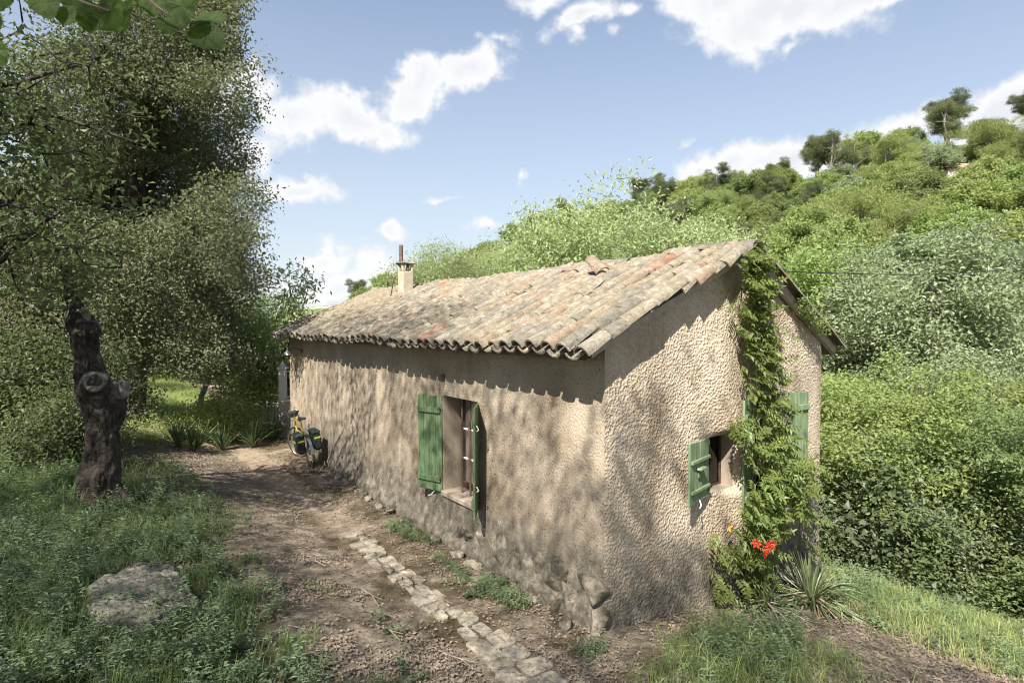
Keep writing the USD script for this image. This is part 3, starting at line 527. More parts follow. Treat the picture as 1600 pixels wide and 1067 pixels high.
for y_ in ys:
    s_ = sag(y_, SL); w_ = .015 * fbm(np.array([[y_, 0, 0]]), 5, 3)[0]
    mv += [[RIDGE_X - .19 + w_, y_, RIDGE_Z - .065 + .06 + s_], [RIDGE_X - .10, y_, RIDGE_Z + .075 + s_ + w_], [RIDGE_X + .10, y_, RIDGE_Z + .075 + s_], [RIDGE_X + .19, y_, RIDGE_Z - .06 + s_]]
i = np.arange(119) * 4; mf = np.vstack([np.stack([i + k, i + k + 1, i + 5 + k, i + 4 + k], -1) for k in range(3)])
part('ridge_mortar', (np.array(mv), mf), M['mortar'], roof, smooth=60)
# mortar bedding under the verge tiles of both slopes
vm = MB()
for x0, zz0, x1, zz1 in ((EAVE_X + .08, EAVE_Z + .035, RIDGE_X, RIDGE_Z + .01), (BACK_X - .05, BACK_Z + .02, RIDGE_X, RIDGE_Z + .01)):
    t = np.linspace(0, 1, 40); e = .012 * fbm(np.stack([t * 9, 0 * t, 0 * t], -1), 2, 8)
    a = np.stack([x0 + (x1 - x0) * t, Y0 + .10 + e, zz0 + (zz1 - zz0) * t - .03], -1); bq = a + np.stack([0 * t, -.02 + 0 * t, .085 + e], -1); cq = bq + [0, .2, 0]; aa = a + [0, .1, -.01]
    m = np.stack([aa, a, bq, cq], 1).reshape(-1, 3); i = np.arange(39) * 4; vm.add(m, np.vstack([np.stack([i + k, i + 4 + k, i + 5 + k, i + 1 + k], -1) for k in range(3)]))
part('verge_mortar', vm.out, M['mortar'], roof, smooth=30)
# a stray tile lying on the roof, cocked up
v, f = lay(tile_mesh(.34, .095, .08, .07, .058), 2.16, 1.62, .15, 1.25, -.2, .5); part('tile', (v, f), TILE[2], roof, smooth=45, label='loose tile lying askew on the slope')
# chimney
ch = sub('chimney', house); cx, cy = 1.70, 7.62; cz = float(roof_z(np.array(cx)))
M['chim'] = look('chimney_render', [(.3, (0.300, 0.251, 0.188)), (.55, (0.390, 0.338, 0.262)), (.75, (0.450, 0.398, 0.323))], 5, bump=.4, bscale=40)
part('shaft', MB().box([cx - .125, cy - .125, cz - .25], [cx + .125, cy + .125, cz + .58], ch=.015).out, M['chim'], ch)
for sx in (-1, 1):
    for sy in (-1, 1):
        part('pillar', MB().box([cx + sx * .098 - .026, cy + sy * .098 - .026, cz + .575], [cx + sx * .098 + .026, cy + sy * .098 + .026, cz + .74], ch=.006).out, M['chim'], ch)
part('pillar', MB().box([cx - .022, cy - .122, cz + .575], [cx + .022, cy - .075, cz + .74], ch=.006).out, M['iron'], ch)
part('cap', MB().box([cx - .165, cy - .165, cz + .738], [cx + .165, cy + .165, cz + .775], ch=.012).out, M['stone'], ch)
M['flue'] = look('sooty_flue', [(.3, (.05, .04, .035)), (.6, (.16, .11, .085)), (.75, (.25, .19, .15))], 14, bump=.5, bscale=40)
part('flue', MB().tube([[cx - .08, cy + .05, cz + .78], [cx - .08, cy + .05, cz + .92], [cx - .085, cy + .05, cz + 1.06], [cx - .08, cy + .05, cz + 1.15]], [.046, .043, .046, .040], 10).out, M['flue'], ch)
part('cable', MB().tube([[cx - .2, cy + .35, cz - .05], [cx - .21, cy + .28, cz + .12], [cx - .19, cy + .26, cz + .25], [cx - .2, cy + .2, cz + .40], [cx - .172, cy + .16, cz + .47]], .014, 5).out, M['iron'], ch)
# wall lamp by the far corner and an air brick
lamp = sub('wall_lamp', house)
part('arm', MB().tube([[.0, 9.3, 2.23], [-.08, 9.33, 2.27], [-.16, 9.42, 2.28], [-.22, 9.52, 2.26], [-.24, 9.55, 2.21]], .014, 6).out, M['iron'], lamp)
part('plate', MB().tube([[.03, 9.3, 2.22], [-.03, 9.3, 2.22]], .05, 10).out, M['iron'], lamp)
M['clear'] = look('lamp_glass', [(.3, (.55, .57, .58)), (.7, (.7, .72, .73))], 5, rough=.15, spec=.6)
part('shade', MB().tube([[-.24, 9.55, 2.22], [-.245, 9.56, 2.18], [-.25, 9.57, 2.14], [-.25, 9.57, 2.12]], [.025, .06, .085, .05], 12).out, M['clear'], lamp)
part('vent', MB().tube([[.02, 2.98, 2.10], [-.022, 2.98, 2.10]], .045, 10).out, M['iron'], house)
# ------------------------------------------------------------------ plants: builders
def leaf_quads(c, axis, nrm, L, Wd, fold=.25):
    """Folded leaf-shaped pairs of triangles at centres c."""
    n = len(c); axis = norm(axis); side = norm(np.cross(axis, nrm)); nn = np.cross(side, axis)
    L, Wd = np.broadcast_to(L, (n,))[:, None], np.broadcast_to(Wd, (n,))[:, None]
    v = np.stack([c - axis * L * .5, c - side * Wd * .5 + nn * Wd * fold - axis * L * .06, c + axis * L * .5 - nn * L * .12, c + side * Wd * .5 + nn * Wd * fold - axis * L * .06], 1).reshape(-1, 3)
    i = np.arange(n)[:, None] * 4
    return v, np.concatenate([i + [0, 2, 1], i + [0, 3, 2]], 0)
def in_blobs(r, blobs, n, shell=.55):
    """Points in a union of ellipsoids (centre, radii), more of them near the surface."""
    vol = np.array([np.prod(b[1]) for b in blobs]) ** .85; k = r.choice(len(blobs), n, p=vol / vol.sum())
    d = norm(r.normal(size=(n, 3))); rad = np.where(r.random(n) < shell, r.uniform(.72, 1.05, n), r.random(n) ** (1 / 3))
    C, R = np.array([b[0] for b in blobs], float), np.array([b[1] for b in blobs], float)
    return C[k] + d * R[k] * rad[:, None], d
def clumps(r, cen, out, per, spread, L, Wd, up=.45, droop=0.0, flat=.7, jitter=.25):
    n = len(cen) * per; c = np.repeat(cen, per, 0) + r.normal(size=(n, 3)) * spread * [1, 1, flat]; o = np.repeat(out, per, 0)
    nrm = norm(r.normal(size=(n, 3)) * .75 + [0, 0, up + .3] + o * .5); ax = norm(r.normal(size=(n, 3)) + o * .5 - [0, 0, droop])
    return leaf_quads(c, ax, nrm, L * (q_ := r.uniform(1 - 1.6 * jitter, 1 + 1.2 * jitter, n)), Wd * q_ * r.uniform(.85, 1.15, n))
def skeleton(r, base, top, rad, cen, nlimb=9, wob=.06, twigs=160, twig_r=.012):
    """Trunk with limbs into the crown and twigs to the leaf clumps."""
    mb = MB(); base, top = np.array(base, float), np.array(top, float); H = np.linalg.norm(top - base)
    t = np.linspace(0, 1, 9); tr = base + (top - base) * t[:, None] + np.cumsum(r.normal(size=(9, 3)) * wob * H * .25 * [1, 1, .2], 0) * t[:, None]
    mb.tube(tr, rad * (1.25 - .95 * t ** .8) * np.r_[1.25, np.ones(8)], 8)
    nodes = [tr[3:]]; low = [p for p in cen]
    idx = r.choice(len(cen), min(nlimb, len(cen)), replace=False)
    for i in idx:
        e = cen[i]; k = r.integers(3, 8) if e[2] > tr[4][2] else r.integers(2, 5); s = tr[k]; u = np.linspace(0, 1, 6)[:, None]
        p = s + (e - s) * u + np.array([0, 0, 1.0]) * np.sin(u * math.pi) * np.linalg.norm(e - s) * r.uniform(-.05, .15) + r.normal(size=(6, 3)) * .05 * np.linalg.norm(e - s) * u * (1 - u) * 3
        mb.tube(p, rad * np.linspace(.42, .08, 6), 6, cap=False); nodes.append(p[2:])
    N = np.vstack(nodes); E = cen[r.choice(len(cen), min(twigs, len(cen)), replace=False)]; d0, _ = cKDTree(N).query(E); E = E[np.argsort(d0)]; buf = np.vstack([N, E]); m_ = len(N)
    for e in E:
        j = np.argmin(((buf[:m_] - e) ** 2).sum(1)); s = buf[j]; buf[m_] = e; m_ += 1; w_ = 1.0 if j < len(N) else .6
        m = (s + e) / 2 + r.normal(size=3) * .10 * np.linalg.norm(e - s); mb.tube([s, m, e], [twig_r * 1.5 * w_, twig_r * 1.0 * w_, twig_r * .45 * w_], 4, cap=False)
    return mb.out
BARK = [(.3, (.035, .028, .022)), (.5, (.08, .066, .054)), (.72, (.16, .14, .12))]
M['bark'] = look('bark', BARK, 9, bump=.9, bscale=24, bdist=.03, stretch=(1, 1, .35))
M['black_bark'] = look('black_bark', [(.3, (.016, .013, .011)), (.5, (.045, .037, .031)), (.66, (.10, .085, .075)), (.78, (.25, .23, .21))], 7, bump=1.0, bscale=26, bdist=.035, scale2=3.2, ramp2=[(.38, (.5, .47, .45)), (.6, (1.2, 1.15, 1.1))])
M['grey_bark'] = look('grey_bark', [(.3, (.1, .09, .08)), (.5, (.2, .18, .16)), (.72, (.34, .31, .28))], 9, bump=.8, bscale=24, bdist=.03, stretch=(1, 1, .35))
M['holm'] = leaf_look('holm_oak_leaf', [(0, (0.121, 0.137, 0.067)), (.5, (0.188, 0.212, 0.104)), (.85, (0.269, 0.295, 0.155)), (1, (0.390, 0.403, 0.242))], .32, 1.2, .55, .28, gain=1.05)
M['oak'] = leaf_look('oak_leaf', [(0, (0.121, 0.186, 0.060)), (.5, (0.187, 0.277, 0.089)), (.9, (0.260, 0.367, 0.128)), (1, (0.343, 0.438, 0.190))], .45, 1.25, gain=1.25)
M['front_oak'] = leaf_look('front_oak_leaf', [(0, (0.095, 0.134, 0.050)), (.5, (0.151, 0.207, 0.069)), (.9, (0.207, 0.274, 0.095)), (1, (0.280, 0.336, 0.146))], .45, 1.35)
M['greyoak'] = leaf_look('grey_green_leaf', [(0, (0.151, 0.199, 0.106)), (.5, (0.230, 0.295, 0.158)), (.9, (0.309, 0.390, 0.219)), (1, (0.411, 0.491, 0.310))], .42, 1.2, .5, .4, gain=1.3)
M['lime'] = leaf_look('light_green_leaf', [(0, (0.183, 0.252, 0.065)), (.5, (0.250, 0.342, 0.091)), (.9, (0.318, 0.420, 0.129)), (1, (0.385, 0.482, 0.188))], .45, 1.2, gain=1.1)
M['walnut'] = leaf_look('walnut_leaf', [(0, (0.182, 0.230, 0.096)), (.5, (0.268, 0.330, 0.155)), (.9, (0.365, 0.431, 0.235)), (1, (0.483, 0.538, 0.367))], .42, 1.2, .45, .45, gain=1.4)
M['pine'] = leaf_look('pine_needle', [(0, (.12, .155, .055)), (.5, (.19, .235, .08)), (1, (.28, .325, .13))], .3, 1.2)
M['yellow_pine'] = leaf_look('yellow_pine_needle', [(0, (.23, .295, .075)), (.5, (.31, .375, .10)), (1, (.39, .44, .15))], .35, 1.2)
M['shade_leaf'] = leaf_look('shade_oak_leaf', [(0, (.06, .09, .03)), (1, (.13, .18, .06))], .4, 1.3)
M['dry'] = look('dry_twig', [(.3, (.25, .21, .18)), (.7, (.4, .35, .31))], 6)
M['vine'] = leaf_look('creeper_leaf', [(0, (.13, .19, .035)), (.5, (.21, .29, .05)), (1, (.31, .39, .08))], .5, 1.4, .45, .35, vary=.15, gain=1.1)
M['fig'] = leaf_look('fig_leaf', [(0, (.065, .095, .04)), (.6, (.105, .15, .06)), (1, (.16, .21, .09))], .3, 1.4)

TOP = {}
def build_tree(name, label, cat, r, blobs, n, per, spread, L, Wd, mat, trunk, rad, group=None, bark='bark', up=.45, droop=0.0, flat=.7, loc=(0, 0, 0), nlimb=10, twigs=150, shell=.55, keep=None, trunk_base=(0, 0, -.6), shoots=0, shoot_len=.6):
    t = thing(name, label, cat, loc, 0, group)
    cen, out = in_blobs(r, blobs, n, shell)
    if keep is not None: k = keep(cen + np.asarray(loc)); cen, out = cen[k], out[k]
    if shoots:
        i_ = r.choice(len(cen), shoots); dd = norm(out[i_] * .7 + [0, 0, .8] + r.normal(size=(shoots, 3)) * .4); ex = np.concatenate([cen[i_] + dd * q for q in np.linspace(.15, 1, 5) * shoot_len]); cen = np.vstack([cen, ex]); out = np.vstack([out, np.tile(dd, (5, 1))])
    part('trunk', skeleton(r, trunk_base, trunk, rad, cen, nlimb, twigs=twigs), M[bark], t, smooth=True)
    cv = clumps(r, cen, out, per, spread, L, Wd, up, droop, flat); part('crown', cv, M[mat], t); TOP[t.GetPath()] = float(np.percentile(cv[0][:, 2], 98.5))
    return t

HILL = 'trees of the wooded hillside beyond the valley'; VALLEY = 'trees filling the valley behind the cottage'
HID = (0, 0, -80)                                        # first of a kind is moved to its own place below
def round_blobs(r, H, R, k=7, base=.32):
    if k >= 14:                                          # many small lobes all over a dome: a crown of separate billows
        d = norm(r.normal(size=(k, 3))); d[:, 2] = np.abs(d[:, 2]) * 1.0 - .35
        return [((x * R * .78, y * R * .78, H * (.58 + .34 * z)), (R * q, R * q, R * q * .8)) for (x, y, z), q in zip(d, r.uniform(.2, .38, k))] + [((0, 0, H * .56), (R * .6, R * .6, H * .26))]
    return [((r.normal() * R * .42, r.normal() * R * .42, H * r.uniform(base + .12, .82)), (R * r.uniform(.42, .66), R * r.uniform(.42, .66), H * r.uniform(.13, .22))) for _ in range(k)] + [((0, 0, H * .6), (R * .62, R * .62, H * .33))]
protos = {}
def proto(kind, name, label, cat, group, fn):
    protos[kind] = [fn(i) for i in range(fn.count)]
first_use = set()
def put(src, loc, rz, sc, label=None, group=None):
    if src.GetPath() not in first_use:
        first_use.add(src.GetPath()); place(src, loc, rz, sc); return data(src, label, None, group)
    return copy(src, loc, rz, sc, label, group)
def oak(seed, mat='oak', name='oak_tree', H=9.0, R=3.4, n=470, per=92, L=.10, Wd=.058, spread=.235, lab='broad green oak tree', cat='tree', bark='bark', droop=.1, k=8):
    r = np.random.default_rng(seed); return build_tree(name, lab, cat, r, round_blobs(r, H, R, k), n, per, spread, L, Wd, mat, (r.normal() * .3, r.normal() * .3, H * .62), .2, bark=bark, droop=droop, twigs=110, shoots=60, shoot_len=.9)
def pine(seed, mat='pine', H=11.0, R=2.6, name='pine_tree', lab='pine tree'):
    r = np.random.default_rng(seed); b = [((r.normal() * R * .45, r.normal() * R * .45, H * r.uniform(.42, .9)), (R * r.uniform(.32, .5), R * r.uniform(.32, .5), H * r.uniform(.06, .11))) for _ in range(15)]
    return build_tree(name, lab, 'tree', r, b, 420, 60, .27, .24, .05, mat, (r.normal() * .4, r.normal() * .4, H * .85), .2, bark='grey_bark', up=.9, flat=.6, twigs=60, nlimb=12)
def shrub(seed, mat, name, H=2.6, R=1.6, n=330, per=60, L=.062, Wd=.036, spread=.125, lab='leafy shrub', droop=0.0):
    r = np.random.default_rng(seed); b = [((r.normal() * R * .5, r.normal() * R * .5, H * r.uniform(.25, .72)), (R * r.uniform(.35, .6), R * r.uniform(.35, .6), H * r.uniform(.18, .3))) for _ in range(8)] + [((0, 0, H * .35), (R * .8, R * .8, H * .36))]
    return build_tree(name, lab, 'shrub', r, b, n, per, spread, L, Wd, mat, (0, 0, H * .55), .05, trunk_base=(0, 0, -.3), twigs=90, nlimb=14, droop=droop, shoots=46 if n > 200 else 12, shoot_len=.75)
oaks = [oak(101, k=26), oak(102, H=8.2, R=3.7, k=30), oak(103, 'greyoak', k=24), oak(104, 'greyoak', H=10, R=3.2, k=28), oak(105, 'lime', H=8, R=3.3, k=26)]
M['wood'] = leaf_look('sunny_wood_leaf', [(0, (.20, .27, .085)), (.5, (.29, .375, .125)), (.9, (.37, .455, .17)), (1, (.45, .51, .24))], .5, 1.2)
far_oaks = [oak(106, 'wood', k=30, n=520, per=28, L=.235, Wd=.15, spread=.26), oak(107, 'lime', H=8, R=3.5, k=34, n=520, per=28, L=.235, Wd=.15, spread=.26), oak(108, 'lime', H=8.5, R=3.2, k=26, n=480, per=28, L=.22, Wd=.14, spread=.26), oak(109, 'greyoak', k=30, n=520, per=28, L=.235, Wd=.15, spread=.26)]
pines = [pine(111), pine(112, R=3.0), pine(113, 'yellow_pine', H=9.5, R=3.6)]
shrubs = [shrub(121, 'lime', 'light_green_shrub'), shrub(122, 'greyoak', 'grey_green_shrub', lab='grey green shrub'), shrub(123, 'oak', 'green_shrub'), shrub(124, 'fig', 'fig_bush', H=2.4, R=1.3, n=150, per=13, L=.12, Wd=.09, spread=.24, lab='fig bush', droop=.4)]

def zg(x, y): return float(ground_z(np.array(float(x)), np.array(float(y))))
def on_ground(px, py, d0=3.0, d1=80.0):
    d = np.geomspace(d0, d1, 4000); P = np.stack([(px - 800) / FPX * d, d, CAM_Z - (py - 507) / FPX * d], -1)
    k = np.argmax(P[:, 2] < ground_z(P[:, 0], P[:, 1])); return P[k]
def pixel(x, y, z): return 800 + FPX * x / y, 507 - FPX * (z - CAM_Z) / y
# the wooded hillside: poisson-spread, larger gaps further off
rh = np.random.default_rng(23); spots = []
for q0, q1, s0, s1, gap, tries in ((7.5, 12.5, -16, 75, 2.2, 1600), (12.5, 34, -24, 90, 3.1, 5200), (34, 150, -70, 230, 5.2, 9000)):
    for _ in range(tries):
        q, s = rh.uniform(q0, q1), rh.uniform(s0, s1); p = from_house(q, s)
        if p[1] < 7 or (q < 12 and s > 11 and False): continue
        px = 800 + FPX * p[0] / p[1]
        if not 560 < px < 1690 or (px < 1240 and q < 24): continue
        if 1470 < px < 1545 and 102 < q < 126: continue
        g = gap * (1 + q / 300.)
        if q < 9.5 and -1 < s < 12 and px < 1330: continue
        if all((p[0] - a) ** 2 + (p[1] - b_) ** 2 > g * g for a, b_, *_ in spots): spots.append((p[0], p[1], q, s, px))
notes = {}
nv = nh = 0
for x, y, q, s, px in spots:
    z = zg(x, y)
    if q < 34:
        if q < 12.5 and rh.random() < .45:
            o = shrubs[int(rh.choice([0, 0, 1, 2, 0]))]; sc = rh.uniform(.7, 1.25)
            put(o, (x, y, z - .1), rh.uniform(0, 6.28), (sc * rh.uniform(.9, 1.3), sc * 1.1, sc), 'leafy shrub in the dense bank of shrubs at the edge of the valley', 'shrubs on the bank right of the cottage')
        else:
            o = oaks[int(rh.choice([2, 3, 2, 0, 3, 4]))]; sc = rh.uniform(.7, 1.2) * (.42 if q < 12.5 else .86 if q < 16 else 1.0 if q < 22 else 1.15); nv += 1
            put(o, (x, y, z), rh.uniform(0, 6.28), (sc, sc, sc * rh.uniform(.9, 1.15)), ('grey green' if o in oaks[2:4] else 'light green' if o is oaks[4] else 'deep green') + ' oak in the valley wood ' + ('just right of the gable' if px < 1380 else 'below the cable towards the right edge' if px < 1540 else 'at the right edge'), VALLEY + (' near the gable' if px < 1380 else ' to the right'))
    else:
        top = q > 125; o = (oaks[int(rh.choice([0, 2, 3, 4, 2]))] if q < 50 else far_oaks[int(rh.choice([0, 1, 2, 1, 3, 2]))]) if q < 60 or rh.random() > (.35 if top else .1) else pines[int(rh.choice([0, 1, 0, 2]))]
        sc = rh.uniform(.9, 1.4); nh += 1
        where_ = ('on the top of' if q > 125 else 'high on' if q > 95 else 'half way up' if q > 62 else 'low on') + ' the wooded hillside' + (', towards the roof ridge' if px < 1150 else ', above the power cable' if px < 1400 else ', towards the right edge')
        if o in pines: put(o, (x, y, z), rh.uniform(0, 6.28), sc, ('yellow green' if o is pines[2] else 'dark green') + ' pine standing ' + where_, 'pines ' + where_)
        else: put(o, (x, y, z), rh.uniform(0, 6.28), (sc, sc, sc * rh.uniform(.75, 1.0)), {0: 'bright green', 1: 'light green', 2: 'yellowish green', 3: 'grey green'}[far_oaks.index(o)] + ' round tree ' + where_ if o in far_oaks else ('light green' if o is oaks[4] else 'grey green' if o in oaks[2:4] else 'deep green') + ' broad tree ' + where_, 'trees ' + where_)
print('valley trees', nv, 'hill', nh, 'all', len(spots))
def hill_spot(px, q):
    d = np.linspace(5, 300, 6000); x = (px - 800) / FPX * d; qq, _ = to_house(np.stack([x, d], -1)); k = np.argmax(qq > q); return x[k], d[k], zg(x[k], d[k])
def specimen(src, px, q, top_y, label, H, wide=1.0):
    x, y, z = hill_spot(px, q); ztop = CAM_Z + (507 - top_y) / FPX * y; sc = max(.5, (ztop - z) / TOP[src.GetPath()]); return copy(src, (x, y, z), px * 1.7, (sc * wide, sc * wide, sc), label)
specimen(pines[0], 1300, 140, 262, 'tall umbrella pine on the skyline above the yellow green pine', 11)
specimen(pines[1], 1135, 144, 288, 'dark pine on the skyline just above the ridge of the roof', 11)
specimen(pines[0], 1178, 146, 283, 'slim pine on the skyline right of the darker pine over the ridge', 11)
specimen(pines[1], 1075, 148, 318, 'small pine at the low left end of the hill skyline', 11)
specimen(pines[2], 1330, 98, 310, 'large yellow green pine with a domed crown half way up the hillside', 9.5, 1.25)
specimen(pines[1], 1548, 128, 192, 'big dark pine on the top of the hill at the upper right', 11, 1.5)
specimen(oaks[0], 1240, 142, 284, 'dark round tree on the skyline between the pines', 9.0)
# a dead grey tree beside the yellow pine
x, y, z = hill_spot(1405, 100); r = np.random.default_rng(41); cen, _ = in_blobs(r, round_blobs(r, 7.5, 2.6), 420)
t = thing('dead_tree', 'bare grey tree beside the yellow green pine on the hillside', 'tree', (x, y, z))
part('trunk', skeleton(r, (0, 0, -.5), (0, 0, 5), .16, cen, 16, twigs=420, twig_r=.03), M['dry'], t)
tw = MB()
for c in cen:
    for _ in range(5): tw.tube([c, c + r.normal(size=3) * .35 + [0, 0, .15]], [.02, .012], 3, cap=False)
part('twigs', tw.out, M['dry'], t, kind='stuff')

slim = oak(141, 'greyoak', 'slender_tree', H=10, R=1.5, n=260, per=60, k=18, lab='slender grey green tree standing in the valley wood below the cable')
slim2 = oak(142, 'lime', 'slender_tree', H=10, R=1.7, n=280, per=60, k=18, lab='slender light green tree standing in the valley wood near the right edge')
for src, px, d, top in ((slim, 1470, 19.0, 400), (slim2, 1570, 22.0, 385), (slim, 1385, 24.0, 420), (slim2, 1300, 27.0, 400), (slim, 1530, 30.0, 375)):
    x = (px - 800) / FPX * d; z = zg(x, d); sc = (CAM_Z + (507 - top) / FPX * d - z) / TOP[src.GetPath()]
    put(src, (x, d, z), px * .7, (sc * 1.1, sc * 1.1, sc), 'slender ' + ('grey green' if src is slim else 'light green') + ' tree in the valley wood, ' + {1470: 'below the middle of the cable', 1570: 'close to the right edge', 1385: 'left of the middle of the cable', 1300: 'nearest the gable', 1530: 'set far back below the cable'}[px])
# walnut-like trees behind the roof
def walnut(seed, H=9.5, R=3.0):
    r = np.random.default_rng(seed); return build_tree('walnut_tree', 'walnut tree with drooping light green leaves behind the roof', 'tree', r, round_blobs(r, H, R, 30, .35), 560, 64, .24, .10, .038, 'walnut', (0, 0, H * .6), .17, up=.3, droop=.45, twigs=160)
walnuts = [walnut(131), walnut(132, 9.0, 3.3)]
for i, (px, top, d, wd, lab) in enumerate(((695, 372, 25, .85, 'lowest walnut tree behind the roof, just right of the chimney'), (775, 350, 27, 1.0, 'walnut tree behind the roof, second from the chimney'), (868, 342, 25, 1.0, 'walnut tree behind the middle of the roof'),
                                           (962, 297, 24, 1.05, 'tallest walnut tree behind the roof'), (1045, 330, 26, .95, 'walnut tree behind the ridge end, nearest the hill'), (905, 350, 31, 1.2, 'walnut tree set back behind the tallest one'))):
    x = (px - 800) / FPX * d; z = zg(x, d); sc = (CAM_Z + (507 - top) / FPX * d - z) / TOP[walnuts[i % 2].GetPath()] * .94
    put(walnuts[i % 2], (x, d, z), i * 1.3, (sc * wd, sc * wd, sc), lab)
# low growth that covers the ground of the wood
r = np.random.default_rng(51); pos, ix = [], []
low = []
for k, mt in enumerate(('oak', 'greyoak', 'lime')):
    cen, out = in_blobs(r, [((0, 0, .5), (1.3, 1.3, .7))] + [((r.normal() * .8, r.normal() * .8, .7), (.6, .6, .5)) for _ in range(5)], 110)
    low.append((clumps(r, cen, out, 22, .2, .17, .11), M[mt]))
while len(pos) < 2600:
    q, s = (r.uniform(15, 32), r.uniform(-14, 60)) if r.random() < .25 else (r.uniform(28, 150), r.uniform(-60, 200)); p = from_house(q, s)
    if p[1] < 8 or not 600 < 800 + FPX * p[0] / p[1] < 1680: continue
    pos.append([p[0], p[1], zg(p[0], p[1]) - .1]); ix.append(r.integers(0, 3))
und = scatter('undergrowth', None, low, pos, r.uniform(0, 6.28, len(pos)), r.uniform(.8, 1.9, len(pos)), ix)

# ------------------------------------------------------------------ what the sun reaches
EA = norm(np.cross([0, 0, 1.0], SUN)); EB = np.cross(SUN, EA)
def sun_ab(p): return np.stack([p @ EA, p @ EB], -1)
SPOTS = [(sun_ab(np.array(from_house(0, s, z))), rad) for s, z, rad in ((.40, 2.02, .11), (.40, 1.86, .15), (.43, 1.70, .13), (.04, 1.8, .08), (.05, 1.55, .08), (5.1, 1.9, .085), (5.0, 1.75, .085), (5.12, 1.6, .085), (4.85, 1.45, .05), (1.5, 1.95, .06), (1.25, 1.92, .05), (4.2, 1.95, .05))]
def lit_share(a, b):
    """What should reach the first surface the sun would meet along (a, b): (share of light, kind)."""
    P0 = a[:, None] * EA + b[:, None] * EB; res = np.full(len(a), .5)
    Hn = np.array([EX[0], EX[1], 0]), np.array([EY[0], EY[1], 0]); Oc = np.array([*C0, 0])
    tw = -((P0 - Oc) @ Hn[0]) / (SUN @ Hn[0]); A = P0 + tw[:, None] * SUN; sy, sz = (A - Oc) @ Hn[1], A[:, 2]
    long_ok = (sy > 0) & (sy < LEN) & (sz > -.05) & (sz < 2.2)
    tg = -((P0 - Oc) @ Hn[1]) / (SUN @ Hn[1]); B = P0 + tg[:, None] * SUN; gx_, gz = (B - Oc) @ Hn[0], B[:, 2]
    gab_ok = (gx_ > 0) & (gx_ < WID) & (gz > -.4) & (gz < roof_z(gx_) - .1)
    nr = np.array([-(RIDGE_Z - EAVE_Z), 0, RIDGE_X - EAVE_X]); nr = nr[0] * Hn[0] + np.array([0, 0, nr[2]]); O2 = Oc + EAVE_X * Hn[0] + [0, 0, EAVE_Z]
    tr = -((P0 - O2) @ nr) / (SUN @ nr); R = P0 + tr[:, None] * SUN; ry, rx = (R - Oc) @ Hn[1], (R - Oc) @ Hn[0]
    roof_ok = (ry > -.2) & (ry < LEN + .2) & (rx > EAVE_X) & (rx < RIDGE_X)
    tz = (.15 - P0[:, 2]) / SUN[2]; G = P0 + tz[:, None] * SUN; gq, gs = (G - Oc) @ Hn[0], (G - Oc) @ Hn[1]
    w = -gq
    res = np.where(w > 1.9, .50 + .7 * fbm(np.c_[a, b, 0 * a], 1.0, 78, 2), .60)
    res = np.where((w > -.3) & (w < 1.9) & (gs > 5), .55, res)
    res = np.where((gs > 8.5) & (w > -2), .72, res); res = np.where((gs > 7) & (w > 2.0), .62, res); res = np.where((gs > 10.5), .9, res)
    res = np.where(gq > .3, .62 + .5 * fbm(np.c_[a, b, 0 * a], 1.1, 77, 2), res)
    res = np.where((gq > .2) & (gq < 2.4) & (gs < -.5), .45, res); res = np.where(gq > 2.4, .9, res)
    res = np.where(gab_ok, .97 - .85 * sstep(.95 - gx_ + .25 * np.sin(gz * 5) + .9 * (1.0 - gz) * (gz < 1.6) * .5, -.1, .35) * sstep(gz, 2.6, 1.9) - .75 * np.exp(-((gx_ - 1.35 + .35 * (gz - 2.2)) / .11) ** 2) - .6 * np.exp(-((gx_ - .75 + .4 * (gz - 2.2)) / .08) ** 2) - .6 * np.exp(-((gx_ - 1.75 + .3 * (gz - 2.2)) / .05) ** 2) - .5 * np.exp(-((gx_ - 3.45 + .2 * (gz - 2.0)) / .06) ** 2) - .35 * sstep(gz, .45, .1) * (gx_ < 1.4), res)
    res = np.where(long_ok, .42 + .13 * sstep(sy, 3.3, 5.0) + .12 * sstep(sz, 1.2, .6) + .07 * fbm(np.c_[a, b, 0 * a], 1.6, 79, 2), res)
    res = np.where(roof_ok, np.clip(1.05 - .55 * sstep(1.25 - rx + .035 * (ry - 2) * 2 + .5 * fbm(np.c_[a, b, 0 * a], 1.4, 5, 2), -.2, .9) * sstep(ry, .5, 4), .3, 1), res)
    return np.clip(res, 0, 1), long_ok
# ------------------------------------------------------------------ trees on the left
r = np.random.default_rng(61)
# the dark holm oak left of the cottage
hx, hy = -8.15, 13.6; hz = zg(hx, hy)
hb = []
for px, py, rr in ((330, 40, 46), (352, 150, 46), (330, 235, 56), (362, 325, 50), (378, 398, 42), (350, 470, 50), (352, 560, 34), (300, 540, 46), (250, 90, 90), (235, 290, 110), (220, 440, 95), (150, 180, 100), (120, 370, 110), (285, 0, 72), (300, 390, 78), (250, -80, 110), (210, 540, 48), (345, 95, 36), (392, 300, 24), (385, 180, 22), (372, 20, 22), (400, 440, 24)):
    d = hy - .6 + .9 * r.normal() * (rr > 40); q = rr / FPX * d; hb.append((at(px, py, d) - [hx, hy, hz], (q, q * 1.1, q * .95)))
build_tree('holm_oak', 'big dark holm oak with small leaves, its crown hanging low left of the cottage', 'tree', r, hb, 5400, 46, .19, .075, .042, 'holm', (.2, 0, 8.0), .22, bark='black_bark', loc=(hx, hy, hz), nlimb=26, twigs=700, shell=.7, up=.3, keep=lambda c: c[:, 2] > np.where(c[:, 0] < -6.6, 1.6 + .25 * np.sin(c[:, 0] * 4), 1.0), trunk_base=(-1.35, .6, -.6), shoots=170, shoot_len=.7)
